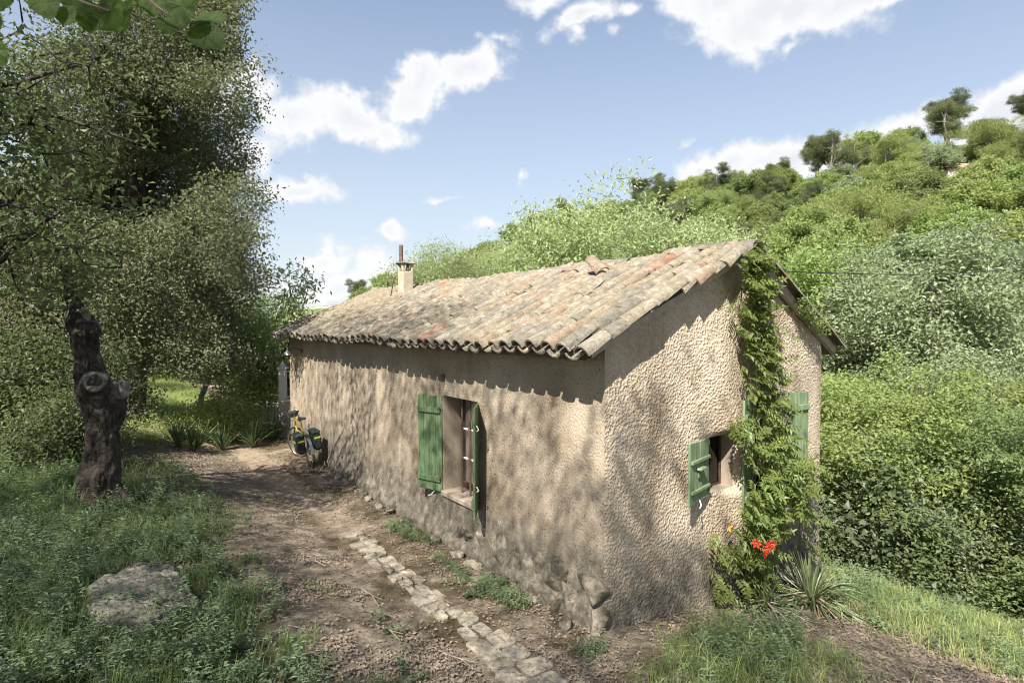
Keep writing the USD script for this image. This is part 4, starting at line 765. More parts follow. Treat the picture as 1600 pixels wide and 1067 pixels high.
# the oak whose trunk stands at the picture's left edge, leafy boughs in front of the holm oak
P = on_ground(-30, 800); fx, fy, fz = P
fb = [(np.array(at(px, py, d)) - P, (rx, ry, rz)) for px, py, d, rx, ry, rz in ((40, 150, 6.0, .9, .8, .7), (150, 190, 6.4, .8, .7, .5), (60, 330, 5.9, .7, .7, .5), (190, 290, 6.6, .65, .6, .4), (120, 400, 6.2, .6, .6, .35), (-60, 260, 6.0, .9, .9, .9), (-80, 60, 6, 1.1, 1, .9), (260, 200, 7.0, .5, .5, .4), (30, 455, 6.2, .45, .5, .25), (215, 90, 6.6, .7, .7, .5), (90, 20, 6.5, 1.0, .8, .5))]
build_tree('oak_tree', 'oak with a dark straight trunk at the left edge, leafy boughs over the stump', 'tree', r, fb, 400, 20, .18, .082, .046, 'front_oak', (-.35, .2, 5.2), .115, loc=P, nlimb=16, twigs=420, keep=lambda c: ~lit_share(*sun_ab(c).T)[1] | (np.random.default_rng(5).random(len(c)) < .12), bark='black_bark', shell=.35, up=.7, flat=.45)
# behind: the trees and thickets that close the view
def bush(px, d, top, w, mat, label, seed, name='bush', cat='bush', n=420, per=36, L=.08, Wd=.048, bottom=None, spread=.2, droop=.1):
    r = np.random.default_rng(seed); x = (px - 800) / FPX * d; z = zg(x, d); H = CAM_Z + (507 - top) / FPX * d - z; R = w / FPX * d / 2
    b = [((r.normal() * R * .4, r.normal() * R * .4, H * r.uniform(.22, .8)), (R * r.uniform(.35, .55), R * r.uniform(.35, .55), H * r.uniform(.13, .2))) for _ in range(12)] + [((0, 0, H * .4), (R * .7, R * .7, H * .4))]
    return build_tree(name, label, cat, r, b, n, per, spread, L, Wd, mat, (0, 0, H * .6), .04 + .012 * H, loc=(x, d, z), twigs=120, nlimb=12, droop=droop)
bush(388, 17.0, 470, 150, 'lime', 'tall bright green bush behind the grass, left of the white railing', 201, n=620)
bush(372, 24.0, 430, 190, 'oak', 'green tree behind the bright bush left of the railing', 202, 'oak_tree', 'tree', n=700, L=.1, Wd=.06)
bush(452, 15.6, 395, 62, 'walnut', 'thin young walnut tree rising over the left end of the roof', 203, 'walnut_tree', 'tree', n=75, per=26, L=.15, Wd=.055, spread=.22, droop=.8)
bush(55, 10.0, 500, 210, 'front_oak', 'dark thicket behind the stump at the left edge', 204, n=560, L=.07)
bush(95, 8.9, 600, 170, 'front_oak', 'low scrub at the foot of the thicket left of the stump', 205, n=300, L=.06, Wd=.035)
bush(345, 14.0, 622, 150, 'lime', 'low bright bush above the long leaved clumps by the path', 206, n=300, L=.06, Wd=.035)
for i, (px, d, top, w, mt) in enumerate(((-60, 20, 330, 420, 'oak'), (60, 27, 380, 420, 'greyoak'), (190, 32, 420, 330, 'oak'), (270, 30, 440, 300, 'lime'), (330, 36, 455, 260, 'oak'), (40, 17, 470, 200, 'holm'), (-10, 13, 420, 260, 'holm'), (455, 44, 468, 150, 'oak'))):
    bush(px, d, top, w, mt, ('broad oak far behind the stump', 'grey green tree at the back of the meadow', 'oak at the end of the grassy ride', 'light green tree at the end of the grassy ride', 'oak seen through the gap left of the bright bush', 'dark evergreen behind the thicket', 'dark tree behind the trunk at the left edge', 'distant green tree over the left end of the eave')[i], 220 + i, 'background_tree', 'tree', n=520, L=.13, Wd=.08, spread=.3)
# a leaning pale trunk at the edge of the meadow
a, b_ = on_ground(308, 642), None; t = thing('leaning_trunk', 'pale leaning tree trunk at the edge of the sunlit meadow', 'tree trunk', a)
part('trunk', MB().tube([[0, 0, -.2], [.12, 0, .5], [.3, .05, 1.0], [.55, .2, 1.9]], [.11, .09, .085, .07], 8).out, M['grey_bark'], t, smooth=True)

# ------------------------------------------------------------------ the tall oaks behind the camera, whose crowns shade the foreground
r = np.random.default_rng(71); nC = 9000
a, b_ = r.uniform(-9.5, 5.5, nC), r.uniform(-9, 9, nC)
T, _ = lit_share(a, b_)
keep = r.random(nC) < np.clip(-np.log(np.clip(T, .05, 1)) + .12, 0, 1); a, b_ = a[keep], b_[keep]
h = r.uniform(8.0, 13.0, len(a)); base = a[:, None] * EA + b_[:, None] * EB; cen = base + ((h - base[:, 2]) / SUN[2])[:, None] * SUN
per = 44; c = np.repeat(cen, per, 0) + r.normal(size=(len(cen) * per, 3)) * .68
ab = sun_ab(c); T, lg = lit_share(ab[:, 0], ab[:, 1])
ok = r.random(len(c)) < np.clip(-np.log(np.clip(T, .05, 1)) * 1.0, 0, 1)
ok |= (np.hypot(*(ab - sun_ab(np.array(at(190, 30, 1.3)))).T) < .55) & (r.random(len(c)) < .9)
for s_, rad in SPOTS: ok &= ~(np.hypot((ab[:, 0] - s_[0]) / 1.0, (ab[:, 1] - s_[1]) / 1.0) < rad * 1.25)
dv = np.maximum(c[:, 1], .01); inframe = (c[:, 1] > 0) & (abs(c[:, 0] / dv) < 1.0) & ((c[:, 2] - CAM_Z) / dv < .68)
ok &= ~inframe; c = c[ok]
which = c[:, 0] > -5.0
for k, (bx, by, lab) in enumerate(((-8.2, -4.5, 'tall oak behind the viewer whose crown shades the left bank'), (-2.5, -7.0, 'tall oak behind the viewer whose crown shades the path and wall'))):
    sel = c[which == bool(k)]
    t = thing('shade_oak', lab, 'tree', (bx, by, zg(bx, by)))
    cl = cen[(cen[:, 0] > -5.0) == bool(k)] - [bx, by, zg(bx, by)]; cl = cl[~((cl[:, 1] + by > 0) & ((cl[:, 2] - 2) / np.maximum(cl[:, 1] + by, .01) < .7))]
    part('trunk', skeleton(r, (0, 0, -.5), (.2, .5, 9.0), .15, cl[np.argsort(cl[:, 1])][:max(20, len(cl) // 2)], 8, twigs=60, twig_r=.004), M['bark'], t, smooth=True)
    nn = len(sel); part('crown', leaf_quads(sel - [bx, by, zg(bx, by)], norm(r.normal(size=(nn, 3))), norm(r.normal(size=(nn, 3)) + [0, 0, .5]), r.uniform(.06, .095, nn), r.uniform(.038, .058, nn)), M['shade_leaf'], t)
print('shade leaves', len(c))
# shrubs right of the cottage, set where they show
def stand(src, px, d, top, H, lab, wide=1.0, rz=0.0):
    x = (px - 800) / FPX * d; z = zg(x, d) - .1; sc = (CAM_Z + (507 - top) / FPX * d - z) / TOP[src.GetPath()]
    put(src, (x, d, z), rz, (sc * wide, sc * wide, sc), lab, None)
stand(shrubs[3], 1335, 9.3, 715, 2.2, 'big leaved fig bush beside the right corner of the cottage', 1.1)
stand(oaks[4], 1400, 10.8, 615, 8, 'bright yellow green sapling right of the gable, behind the fig bush', 1.25, 1)
stand(oaks[4], 1325, 12.5, 590, 8, 'bright sapling close behind the right corner of the gable', 1.2, 2)
stand(shrubs[2], 1440, 9.6, 742, 2.5, 'green shrub right of the fig bush at the top of the grass slope', 1.3, 3)
stand(shrubs[1], 1530, 9.2, 770, 2.5, 'dusky green shrub between the grass slope and the right edge', 1.3, 4)
stand(oaks[0], 1625, 8.9, 640, 9, 'green young oak at the right edge above the grass', 1.2, 5)
stand(oaks[2], 1500, 12.0, 600, 9, 'grey green young oak behind the dusky shrub near the right edge', 1.3, .5)
stand(oaks[4], 1590, 11.2, 600, 8, 'yellow green sapling high at the right edge', 1.2, 1.5)

# ------------------------------------------------------------------ stump, rocks, paving
def ball(p, rad): return Manifold.sphere(float(rad), 14).translate([float(x) for x in p])
def limb(pts, rads):
    m = None
    for a, b_, ra, rb in zip(pts[:-1], pts[1:], rads[:-1], rads[1:]):
        h_ = Manifold.batch_hull([ball(a, ra), ball(b_, rb)]); m = h_ if m is None else m + h_
    return m
def organic(m, edge, amp, sc, seed, smooth=6, stretch=(1, 1, 1), ridge=0.0):
    rough_ = lambda v: -ridge * np.exp(-(fbm(v * [1, 1, .22], 13, seed + 3, 3) / .05) ** 2) + ridge * .7 * fbm(v * [1, 1, .5], 30, seed + 4, 2)
    m = m.refine_to_length(edge).to_mesh(); t = trimesh.Trimesh(np.asarray(m.vert_properties[:, :3], float), m.tri_verts, process=True)
    trimesh.smoothing.filter_taubin(t, iterations=smooth); v = np.array(t.vertices); nn = np.array(t.vertex_normals)
    v = v + nn * (amp * 2 * fbm(v * stretch, sc, seed, 4) + rough_(v))[:, None]
    return v, np.array(t.faces)
SP = on_ground(152, 788); D = SP[1]; m1 = D / FPX
def sp(px, py, dd=0.0): return at(px, py, D + dd) - SP
pts = [sp(148, 815), sp(148, 775), sp(155, 720), sp(158, 665), sp(152, 628), sp(140, 598), sp(134, 560), sp(131, 525), sp(126, 505), sp(122, 485), sp(112, 455, .1), sp(104, 415, .2)]
rads = np.array([42, 33, 25, 23, 26, 23, 19, 19, 21, 13, 9, 7]) * m1
body = limb(pts, rads) + limb([sp(158, 690, .02), sp(166, 655, 0), sp(176, 625, .02), sp(182, 611, .05)], np.array([18, 20, 17, 14]) * m1) + limb([sp(146, 622, 0), sp(144, 604, -.18), sp(146, 597, -.27)], np.array([24, 19, 16]) * m1) + limb([sp(133, 520, 0), sp(143, 515, -.06)], np.array([18, 15]) * m1)
for a_ in (0, 1.3, 2.5, 3.7, 5.0): body = body + limb([sp(152, 770), SP * 0 + [.36 * math.cos(a_), .36 * math.sin(a_), .02]], np.array([26, 9]) * m1)
stump = thing('pollarded_trunk', 'black gnarled pollarded tree trunk with a hollow sawn limb, standing in the grass', 'tree trunk', SP)
part('trunk', organic(body, .0125, .05, 6.0, 5, 2, (1, 1, .4), ridge=.022), M['black_bark'], stump, smooth=True)
M['hollow_rim'] = look('grey_callus_wood', [(.3, (.05, .045, .04)), (.55, (.15, .135, .12)), (.75, (.3, .28, .25))], 12, bump=1.0, bscale=40)
c_ = sp(147, 595, -.41); n_ = norm(np.array([.05, -1, .28])); u_ = norm(np.cross([0, 0, 1], n_)); w_ = np.cross(n_, u_); th = np.linspace(0, 2 * math.pi, 25)
ringp = c_ + (13 * m1) * (np.cos(th)[:, None] * u_ * 1.1 + np.sin(th)[:, None] * w_ * .92)
part('callus_rim', MB().tube(ringp, 3.6 * m1 * (1 + .35 * np.sin(th * 3)), 8, cap=False).out, M['hollow_rim'], stump, smooth=True)
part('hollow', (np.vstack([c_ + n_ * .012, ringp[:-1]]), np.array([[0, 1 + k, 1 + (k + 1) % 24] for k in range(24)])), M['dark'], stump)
for px, py, pr in ((184, 609, 15), (128, 494, 12), (146, 512, 11)):
    part('limb_scar', (lambda v, f: (v * [1, .5, 1] + sp(px, py, -.04), f))(*rock([pr * m1, pr * m1, pr * m1], pr, 3, .3)), M['hollow_rim'], stump, smooth=True)
r = np.random.default_rng(83); cen = np.array([sp(110 + 22 * r.normal(), 442 + 20 * r.normal(), r.normal() * .25) for _ in range(44)])
part('crown', clumps(r, cen, norm(r.normal(size=(44, 3)) + [0, 0, 1]), 14, .14, .085, .05, .5), M['front_oak'], stump)

M['slab'] = look('limestone', [(.3, (.07, .068, .05)), (.46, (.17, .158, .125)), (.6, (.28, .255, .205)), (.76, (.42, .385, .32))], 3.2, bump=1.0, bscale=20, bdist=.03, scale2=17, ramp2=[(.36, (.4, .4, .34)), (.5, (1, 1, 1))], stretch=(1, 1, 3))
SQ = [on_ground(*q) for q in ((135, 940), (218, 884), (262, 902), (298, 966), (222, 1004), (140, 992))]
q4 = [p + [0, 0, h_] for p, h_ in zip(SQ, (.09, .04, .04, .10, .13, .12))]; cen_ = np.mean(q4, 0)
mm = Manifold.batch_hull([ball(p - cen_, .03) for p in q4] + [ball((p - cen_) * [1.05, 1.05, 1] - [0, 0, .28], .05) for p in q4])
slabt = thing('stone_slab', 'big pale flat slab of rock lying in the weeds in front of the stump', 'rock', cen_)
part('rock', organic(mm, .013, .04, 6.5, 9, 1, (1, 1, 3), ridge=.012), M['slab'], slabt, smooth=40)
for k, (px, py, sx, lab) in enumerate(((98, 872, .16, 'small flat grey stone in the grass behind the big slab'), (541, 742, .13, 'round pale stone by the wall just right of the bicycle'), (62, 905, .09, 'small half buried stone left of the big slab'), (585, 770, .10, 'rough stone against the foot of the wall, right of the round one'))):
    p = on_ground(px, py); v, f = rock([sx, sx * .8, sx * (.45 if k != 1 else .85)], 60 + k, 3, .22)
    t = part('stone', (v, f), M['slab'], None, smooth=True); UsdGeom.Xformable(t).AddTranslateOp().Set(Gf.Vec3d(*map(float, p + [0, 0, sx * .3]))); data(t, lab, 'stone')

pav = UsdGeom.Xform.Define(stage, '/World/stone_paving').GetPrim(); data(pav, kind='structure')
M['paver'] = look('worn_paving_stone', [(.3, (0.144, 0.126, 0.099)), (.46, (0.252, 0.225, 0.180)), (.6, (0.351, 0.315, 0.261)), (.78, (0.432, 0.396, 0.333))], 5, bump=.7, bscale=26, bdist=.02, scale2=19, ramp2=[(.36, (.5, .47, .42)), (.52, (1, 1, 1))])
r = np.random.default_rng(91); s = -1.35; ncourse = 0
while s < 3.75:
    dl = r.uniform(.17, .30) * (1 if s < 1.2 else .9); wl, wr = 1.19 - .015 * s + r.normal(0, .03), .82 + .02 * s + r.normal(0, .03)
    if s < .5: wl += .02; wr -= .07
    k = int(r.choice([2, 3, 2])) if s < 1.2 else int(r.choice([1, 2, 2])); cuts = np.sort(np.r_[0, 1, (np.arange(1, k) + r.uniform(-.18, .18, k - 1)) / k])
    for i in range(k):
        if r.random() < .06: continue
        g = .011; wa, wb = wl + (wr - wl) * cuts[i] - g, wl + (wr - wl) * cuts[i + 1] + g; s0, s1 = s + g, s + dl - g
        if wa - wb < .07: continue
        cor = np.array([(wa, s0), (wa, s1), (wb, s1), (wb, s0)]) + r.normal(0, .014, (4, 2)); mid = cor.mean(0); pts_ = []
        for j in range(4):
            for t_ in (.12, .5, .88): pts_.append(cor[j] + (cor[(j + 1) % 4] - cor[j]) * t_ + r.normal(0, .006, 2))
        pts_ = np.array(pts_); W3 = from_house(-pts_[:, 0], pts_[:, 1]); W3[:, 2] = ground_z(W3[:, 0], W3[:, 1]); c3 = from_house(-mid[0], mid[1]); tilt = r.normal(0, .03, 2)
        top = .012 + r.uniform(0, .007); up = W3.copy(); up[:, 2] = W3[:, 2].mean() + top + (W3[:, :2] - c3[:2]) @ tilt; lowv = W3.copy(); lowv[:, 2] -= .06; inn = up.copy(); inn[:, :2] = c3[:2] + (up[:, :2] - c3[:2]) * .965; inn[:, 2] += .0025
        n_ = len(pts_); V = np.vstack([lowv, up, inn, [[c3[0], c3[1], inn[:, 2].mean()]]]); F = []
        for j in range(n_):
            j2 = (j + 1) % n_; F += [[j, j2, n_ + j2], [j, n_ + j2, n_ + j], [n_ + j, n_ + j2, 2 * n_ + j2], [n_ + j, 2 * n_ + j2, 2 * n_ + j], [2 * n_ + j, 2 * n_ + j2, 3 * n_]]
        F = np.array(F)
        if np.cross(V[F[-1][1]] - V[F[-1][0]], V[F[-1][2]] - V[F[-1][0]])[2] < 0: F = F[:, ::-1]
        part('paving_stone', (V, F), M['paver'], pav)
    s += dl

def slab_free(P): return 1.0 - .85 * (np.hypot((P[:, 0] - cen_[0] - .05) / .55, (P[:, 1] - cen_[1] + .05) / .6) < 1)
# ------------------------------------------------------------------ grass, weeds, fallen leaves
def blades(r, n, h, w, lean, spread, dry=0.0):
    """A tuft of bent blades."""
    mb = MB()
    a = r.uniform(0, 2 * math.pi, n); base = np.stack([r.normal(0, spread, n), r.normal(0, spread, n), 0 * a - .02], -1); hh = h * r.uniform(.5, 1.15, n); ln = lean * r.uniform(.2, 1.4, n)
    d = np.stack([np.cos(a), np.sin(a), 0 * a], -1); s_ = np.stack([-np.sin(a), np.cos(a), 0 * a], -1) * w
    m = base + d * (hh * ln * .35)[:, None] + np.array([0, 0, 1.0]) * (hh * .6)[:, None]; tip = base + d * (hh * ln)[:, None] + np.array([0, 0, 1.0]) * (hh * (1 - .35 * ln ** 2).clip(.3, 1))[:, None]
    v = np.stack([base - s_ * .5, base + s_ * .5, m - s_ * .42, m + s_ * .42, tip], 1).reshape(-1, 3); i = np.arange(n)[:, None] * 5
    return v, np.concatenate([i + [0, 1, 3], i + [0, 3, 2], i + [2, 3, 4]], 0)
def weed(r, n, h, L, Wd):
    """A clump of small-leaved herb stems."""
    vs, fs, k = [], [], 0
    for _ in range(n):
        b = np.array([r.normal(0, .07), r.normal(0, .07), 0]); d = norm(np.array([r.normal() * .35, r.normal() * .35, 1.0])); H = h * r.uniform(.5, 1.1); m = 9
        t = np.linspace(.25, 1, m); c = b + d * (t * H)[:, None]; a = t * 9 + r.uniform(0, 6); o = np.stack([np.cos(a), np.sin(a), .3 + 0 * a], -1)
        v, f = leaf_quads(c + o * L * .5, o, np.stack([-.3 * np.cos(a), -.3 * np.sin(a), 1 + 0 * a], -1), L * r.uniform(.6, 1.2, m), Wd * r.uniform(.7, 1.2, m)); vs.append(v); fs.append(f + k); k += len(v)
        sv = np.array([b + [-.0018, 0, 0], b + [.0018, 0, 0], b + d * H]); vs.append(sv); fs.append(np.array([[k, k + 1, k + 2]])); k += 3
    return np.vstack(vs), np.vstack(fs)
M['grass'] = leaf_look('grass_blade', [(0, (0.139, 0.209, 0.065)), (.5, (0.235, 0.319, 0.099)), (.85, (0.360, 0.429, 0.163)), (.95, (0.600, 0.539, 0.327)), (1, (0.600, 0.600, 0.456))], .5, 1.5, .5, .3, vary=.2)
M['grass_light'] = leaf_look('meadow_grass', [(0, (0.259, 0.321, 0.107)), (.5, (0.413, 0.459, 0.183)), (.8, (0.600, 0.597, 0.306)), (1, (0.600, 0.600, 0.600))], .5, 1.4, .5, .25, vary=.2, gain=1.15)
M['herb'] = leaf_look('herb_leaf', [(0, (0.133, 0.199, 0.094)), (.5, (0.224, 0.304, 0.156)), (.9, (0.343, 0.421, 0.217)), (1, (0.527, 0.562, 0.312))], .3, 1.5, .5, .35, vary=.25)
M['long'] = leaf_look('long_leaf', [(0, (0.088, 0.140, 0.052)), (.5, (0.150, 0.226, 0.073)), (1, (0.246, 0.312, 0.125))], .35, 1.5, .45, .4)
r = np.random.default_rng(95)
TUFT = [(blades(r, 46, .22, .0055, .95, .08), M['grass']), (blades(r, 40, .34, .006, 1.0, .09), M['grass']), (blades(r, 36, .48, .006, 1.05, .10), M['grass']), (weed(r, 7, .24, .05, .022), M['herb']), (weed(r, 6, .34, .07, .024), M['herb']), (weed(r, 8, .14, .035, .026), M['herb']),
        (blades(r, 70, .26, .006, 1.15, .16), M['grass_light']), (blades(r, 60, .10, .005, .6, .07), M['grass']), (blades(r, 26, .62, .022, .45, .08), M['long'])]
def sow(n, reg, kinds, p, smin, smax, seed, test=None, dens=None):
    r = np.random.default_rng(seed); q0, q1, s0, s1 = reg; P = from_house(r.uniform(q0, q1, n), r.uniform(s0, s1, n)); P[:, 2] = ground_z(P[:, 0], P[:, 1])
    k = (P[:, 1] > 1.6) & (abs(P[:, 0] / np.maximum(P[:, 1], .1)) < .98)
    if dens is not None: k &= r.random(n) < dens(P)
    P = P[k]; return P, r.choice(kinds, len(P), p=p), r.uniform(smin, smax, len(P)), r.uniform(0, 6.28, len(P))
SLABQ = slab_free
gd = lambda P: SLABQ(P) * cover(P)[:, 1] * (.35 + .65 * sstep(fbm(np.c_[P[:, :2], 0 * P[:, 0]], 1.5, 61), -.15, .2))
def patchy(P):                                          # thin growth on the trodden ground
    q, s_ = to_house(P); n = fbm(np.c_[P[:, :2], 0 * P[:, 0]], 1.3, 62); return sstep(n, .02, .2) * np.where((-q > .7) & (-q < 1.4), .04, .5) * np.where(q > .2, 1.9, np.where(-q < .7, .35, 1))
beds = [sow(9500, (-8, -2.0, -4.5, 7.5), [0, 1, 7, 3, 4, 5], [.22, .1, .12, .24, .16, .16], .55, 1.05, 301, dens=gd),
        sow(1700, (-4.2, -.6, -3.5, 9), [0, 5, 7, 3], [.2, .35, .35, .1], .5, .9, 302, dens=patchy),
        sow(9000, (2.4, 11, -7, 6), [0, 1, 6, 5, 3, 4], [.12, .10, .34, .12, .2, .12], .6, 1.15, 303, dens=gd),
        sow(2600, (.2, 5.0, -5.0, -.2), [0, 6, 5, 7, 3], [.2, .25, .2, .25, .1], .45, .95, 304, dens=patchy),
        sow(7000, (-9, -.3, 10.5, 34), [6, 1, 6], [.6, .2, .2], .8, 1.5, 305, dens=lambda P: .9 * cover(P)[:, 1]),
        sow(2200, (-10, -3.5, 5, 13), [1, 2, 4, 6], [.35, .2, .3, .15], .8, 1.4, 306, dens=gd)]
# the lush clumps at the near corner of the cottage and along its foot
r = np.random.default_rng(310); nn = 420; qq = r.uniform(-.35, 2.3, nn); ss = r.uniform(-1.9, -.3, nn) ; k = (ss < -.3) & (r.random(nn) < np.exp(-((qq - .75) / .85) ** 2) * np.exp(-((ss + 1.0) / .36) ** 2) * 1.3)
P = from_house(qq[k], ss[k]); P[:, 2] = ground_z(P[:, 0], P[:, 1]); beds.append((P, r.choice([0, 1, 4, 6, 0, 3], len(P)), r.uniform(.6, 1.1, len(P)), r.uniform(0, 6.28, len(P))))
nn = 260; P = from_house(-r.uniform(.22, .5, nn), r.uniform(-.3, 4.2, nn)); P[:, 2] = ground_z(P[:, 0], P[:, 1]); n_ = fbm(np.c_[P[:, :2], 0 * P[:, 0]], 1.7, 64); P = P[n_ > -.02]; beds.append((P, r.choice([5, 3, 7], len(P)), r.uniform(.4, .8, len(P)), r.uniform(0, 6.28, len(P))))
P, ix, sc, rz = (np.concatenate(z) for z in zip(*beds)); print('tufts', len(P))
gi = np.isin(ix, [3, 4, 5]); remap = {0: 0, 1: 1, 2: 2, 6: 3, 7: 4, 3: 0, 4: 1, 5: 2}
scatter('grass', None, [TUFT[k] for k in (0, 1, 2, 6, 7)], P[~gi], rz[~gi], sc[~gi], [remap[k] for k in ix[~gi]])
scatter('weeds', None, [TUFT[k] for k in (3, 4, 5)], P[gi], rz[gi], sc[gi], [remap[k] for k in ix[gi]])

M['litter'] = leaf_look('fallen_leaf', [(0, (.24, .19, .145)), (.2, (.42, .36, .305)), (.7, (.6, .54, .475)), (1, (.74, .69, .63))], .12, 1.0, .8, .15)
r = np.random.default_rng(320); nn = 260000; q, s_ = r.uniform(-4.6, 5.2, nn), r.uniform(-4.6, 9.5, nn); P = from_house(q, s_); nz = fbm(np.c_[P[:, :2], 0 * P[:, 0]], .9, 66); nz2 = fbm(np.c_[P[:, :2], 0 * P[:, 0]], 2.6, 67)
den = .10 + .75 * sstep(nz + nz2, .0, .28); den = np.where((-q > .05) & (-q < .8), .25 + .9 * sstep(nz + .6 * nz2, -.08, .15), den); den = np.where((-q > .78) & (-q < 1.3), den * .25, den); den = np.where(q > .3, np.maximum(den, .45 + .5 * sstep(nz, -.05, .15)), den); den = np.where((q > -.02) & (s_ > -.02), 0, den)
den = den * np.where(-q > 2.3, .5, 1) * np.where(P[:, 1] > 6, .75, 1); k = (r.random(nn) < den) & (P[:, 1] > 2); P = P[k]; P[:, 2] = ground_z(P[:, 0], P[:, 1]) + r.uniform(.006, .024, len(P)); nn = len(P)
litter = part('leaf_litter', leaf_quads(P, r.normal(size=(nn, 3)) * [1, 1, .22], r.normal(size=(nn, 3)) * .35 + [0, 0, 1.0], r.uniform(.02, .052, nn), r.uniform(.013, .03, nn), fold=.3), M['litter'], kind='stuff')
print('litter', nn)
M['twig'] = look('fallen_twig', [(.3, (.12, .09, .07)), (.7, (.3, .25, .2))], 20)
for k, (x0, y0, x1, y1, lab) in enumerate(((672, 930, 700, 962, 'forked dry twig on the path beside the paving strip'), (585, 985, 622, 1010, 'thin dry twig on the bare earth left of the paving'), (690, 1030, 742, 1058, 'dry twig on the earth at the bottom of the picture'), (445, 985, 478, 1003, 'short dark twig among the sparse weeds on the earth'), (560, 925, 590, 955, 'crooked twig on the leaf covered earth left of the paving'), (505, 890, 470, 880, 'small pale twig on the trodden ground below the path'))):
    a, b_ = on_ground(x0, y0) + [0, 0, .015], on_ground(x1, y1) + [0, 0, .02]; m = (a + b_) / 2 + [.02, .01, .012]
    t = part('twig', MB().tube([a, m, b_], [.008, .007, .004], 5).tube([m, m + (b_ - a) * .3 + [.05, 0, .01]], [.005, .003], 4).out, M['twig']); data(t, lab, 'twig')

def rosette(name, lab, cat, P, n, L, Wd, rise, mat, r, dead=0.0, arch=.5, group=None, base=0.0):
    """Strap leaves from one root, each leaf a part."""
    t = thing(name, lab, cat, P, group=group)
    for i in range(n):
        a = r.uniform(0, 6.28); e = r.uniform(*rise); dry = i < n * dead; l_ = L * r.uniform(.7, 1.15) * (.8 if dry else 1); u = np.linspace(0, 1, 6)
        if dry: e = r.uniform(-.15, .25)
        hd = np.array([math.cos(a), math.sin(a), 0]); rr = l_ * (u * math.cos(e)); zz = l_ * u * math.sin(e) - arch * l_ * u ** 2.4 * math.cos(e) * (1.1 if not dry else .7) + base * (0 if not dry else .8) + base * r.random()
        c = hd * (rr + .02)[:, None] + np.array([0, 0, 1.0]) * np.maximum(zz, .01)[:, None]; s_ = np.array([-math.sin(a), math.cos(a), 0]); ww = Wd * np.array([.6, .95, 1, .85, .5, .04])[:, None] * .5
        v = np.stack([c - s_ * ww + [0, 0, .006], c - np.array([0, 0, .006]), c + s_ * ww + [0, 0, .006]], 1).reshape(-1, 3); i_ = np.arange(5) * 3
        f = np.vstack([np.stack([i_ + k, i_ + k + 3, i_ + k + 4, i_ + k + 1], -1) for k in range(2)])
        part('leaf', (v, f), M['straw'] if dry else M[mat], t, label='withered straw coloured leaf' if dry else None)
    return t
M['straw'] = leaf_look('withered_leaf', [(0, (.24, .19, .13)), (.5, (.42, .35, .25)), (1, (.55, .48, .36))], .15, 1.0, .7, .2)
M['yucca'] = leaf_look('yucca_leaf', [(0, (.09, .13, .05)), (.5, (.15, .205, .08)), (1, (.24, .3, .13))], .2, 1.3, .4, .5)
r = np.random.default_rng(331)
rosette('yucca', 'strap leaved yucca below the red flowers, withered leaves at its foot', 'plant', on_ground(1200, 958), 90, .62, .024, (.15, 1.5), 'yucca', r, .34, .62, base=.06)
rosette('yucca', 'large pale yucca with long arching leaves at the right foot of the gable', 'plant', on_ground(1272, 950), 130, .84, .026, (.1, 1.5), 'yucca', r, .30, .66, base=.08)
rosette('leafy_weed', 'broad leaved weed rosette between the paving and the wall', 'plant', on_ground(742, 935), 13, .17, .05, (.2, .8), 'fig', r, 0, .4)
rosette('leafy_weed', 'low weed with broad leaves on the bare earth at the bottom left', 'plant', on_ground(492, 1052), 12, .15, .032, (.2, .8), 'fig', r, 0, .4)
for i, (px, py, lab) in enumerate(((300, 706, 'dense clump of long leaves right of the stump, left end of the row'), (345, 704, 'dense clump of long leaves in the middle of the row by the path'), (392, 700, 'clump of long leaves nearest the cottage in the row by the path'), (425, 688, 'clump of long leaves at the foot of the railing wall'), (275, 700, 'small clump of long leaves beside the stump'))):
    rosette('long_leaved_clump', lab, 'plant', on_ground(px, py), 60, .75, .03, (.7, 1.5), 'long', r, .05, .35)
# red flowers over the first yucca
FP = on_ground(1203, 948) + [0, .02, 0]; fl = thing('lily_plant', 'red trumpet flowers in a cluster on thin stalks against the gable', 'flower', FP)
M['red'] = look('red_petal', [(.3, (.30, .014, .010)), (.7, (.46, .035, .02))], 30, rough=.5)
M['stalk'] = look('green_stalk', [(.3, (.07, .12, .03)), (.7, (.12, .18, .05))], 20)
M['yellow'] = look('yellow_stamen', [(.3, (.5, .35, .05)), (.7, (.7, .5, .1))], 20)
for px, py in ((1187, 852), (1198, 862), (1203, 857), (1209, 853), (1196, 868)):
    e = at(px, py, FP[1] - .62) - FP
    part('stalk', MB().tube([[.0, .02, 0], e * [.5, .5, .55] + [0, .03, 0], e + [0, .06, -.03], e], [.008, .007, .006, .005], 5).out, M['stalk'], fl)
    f_ = sub('flower', fl); o = norm(np.array([r.normal() * .5, -1, .2 + r.normal() * .3])); a1 = norm(np.cross(o, [0, 0, 1.0])); a2 = np.cross(o, a1)
    for k in range(6):
        d = a1 * math.cos(k * 1.047) + a2 * math.sin(k * 1.047); tip = e + o * .04 + d * .058; mid = e + o * .03 + d * .03; sd = norm(np.cross(d, o)) * .014
        part('petal', (np.array([e, mid - sd, mid + sd, tip - o * .012]), np.array([[0, 1, 2], [1, 3, 2]])), M['red'], f_)
    part('stamen', MB().tube([e, e + o * .05], [.004, .003], 4).out, M['yellow'], f_)

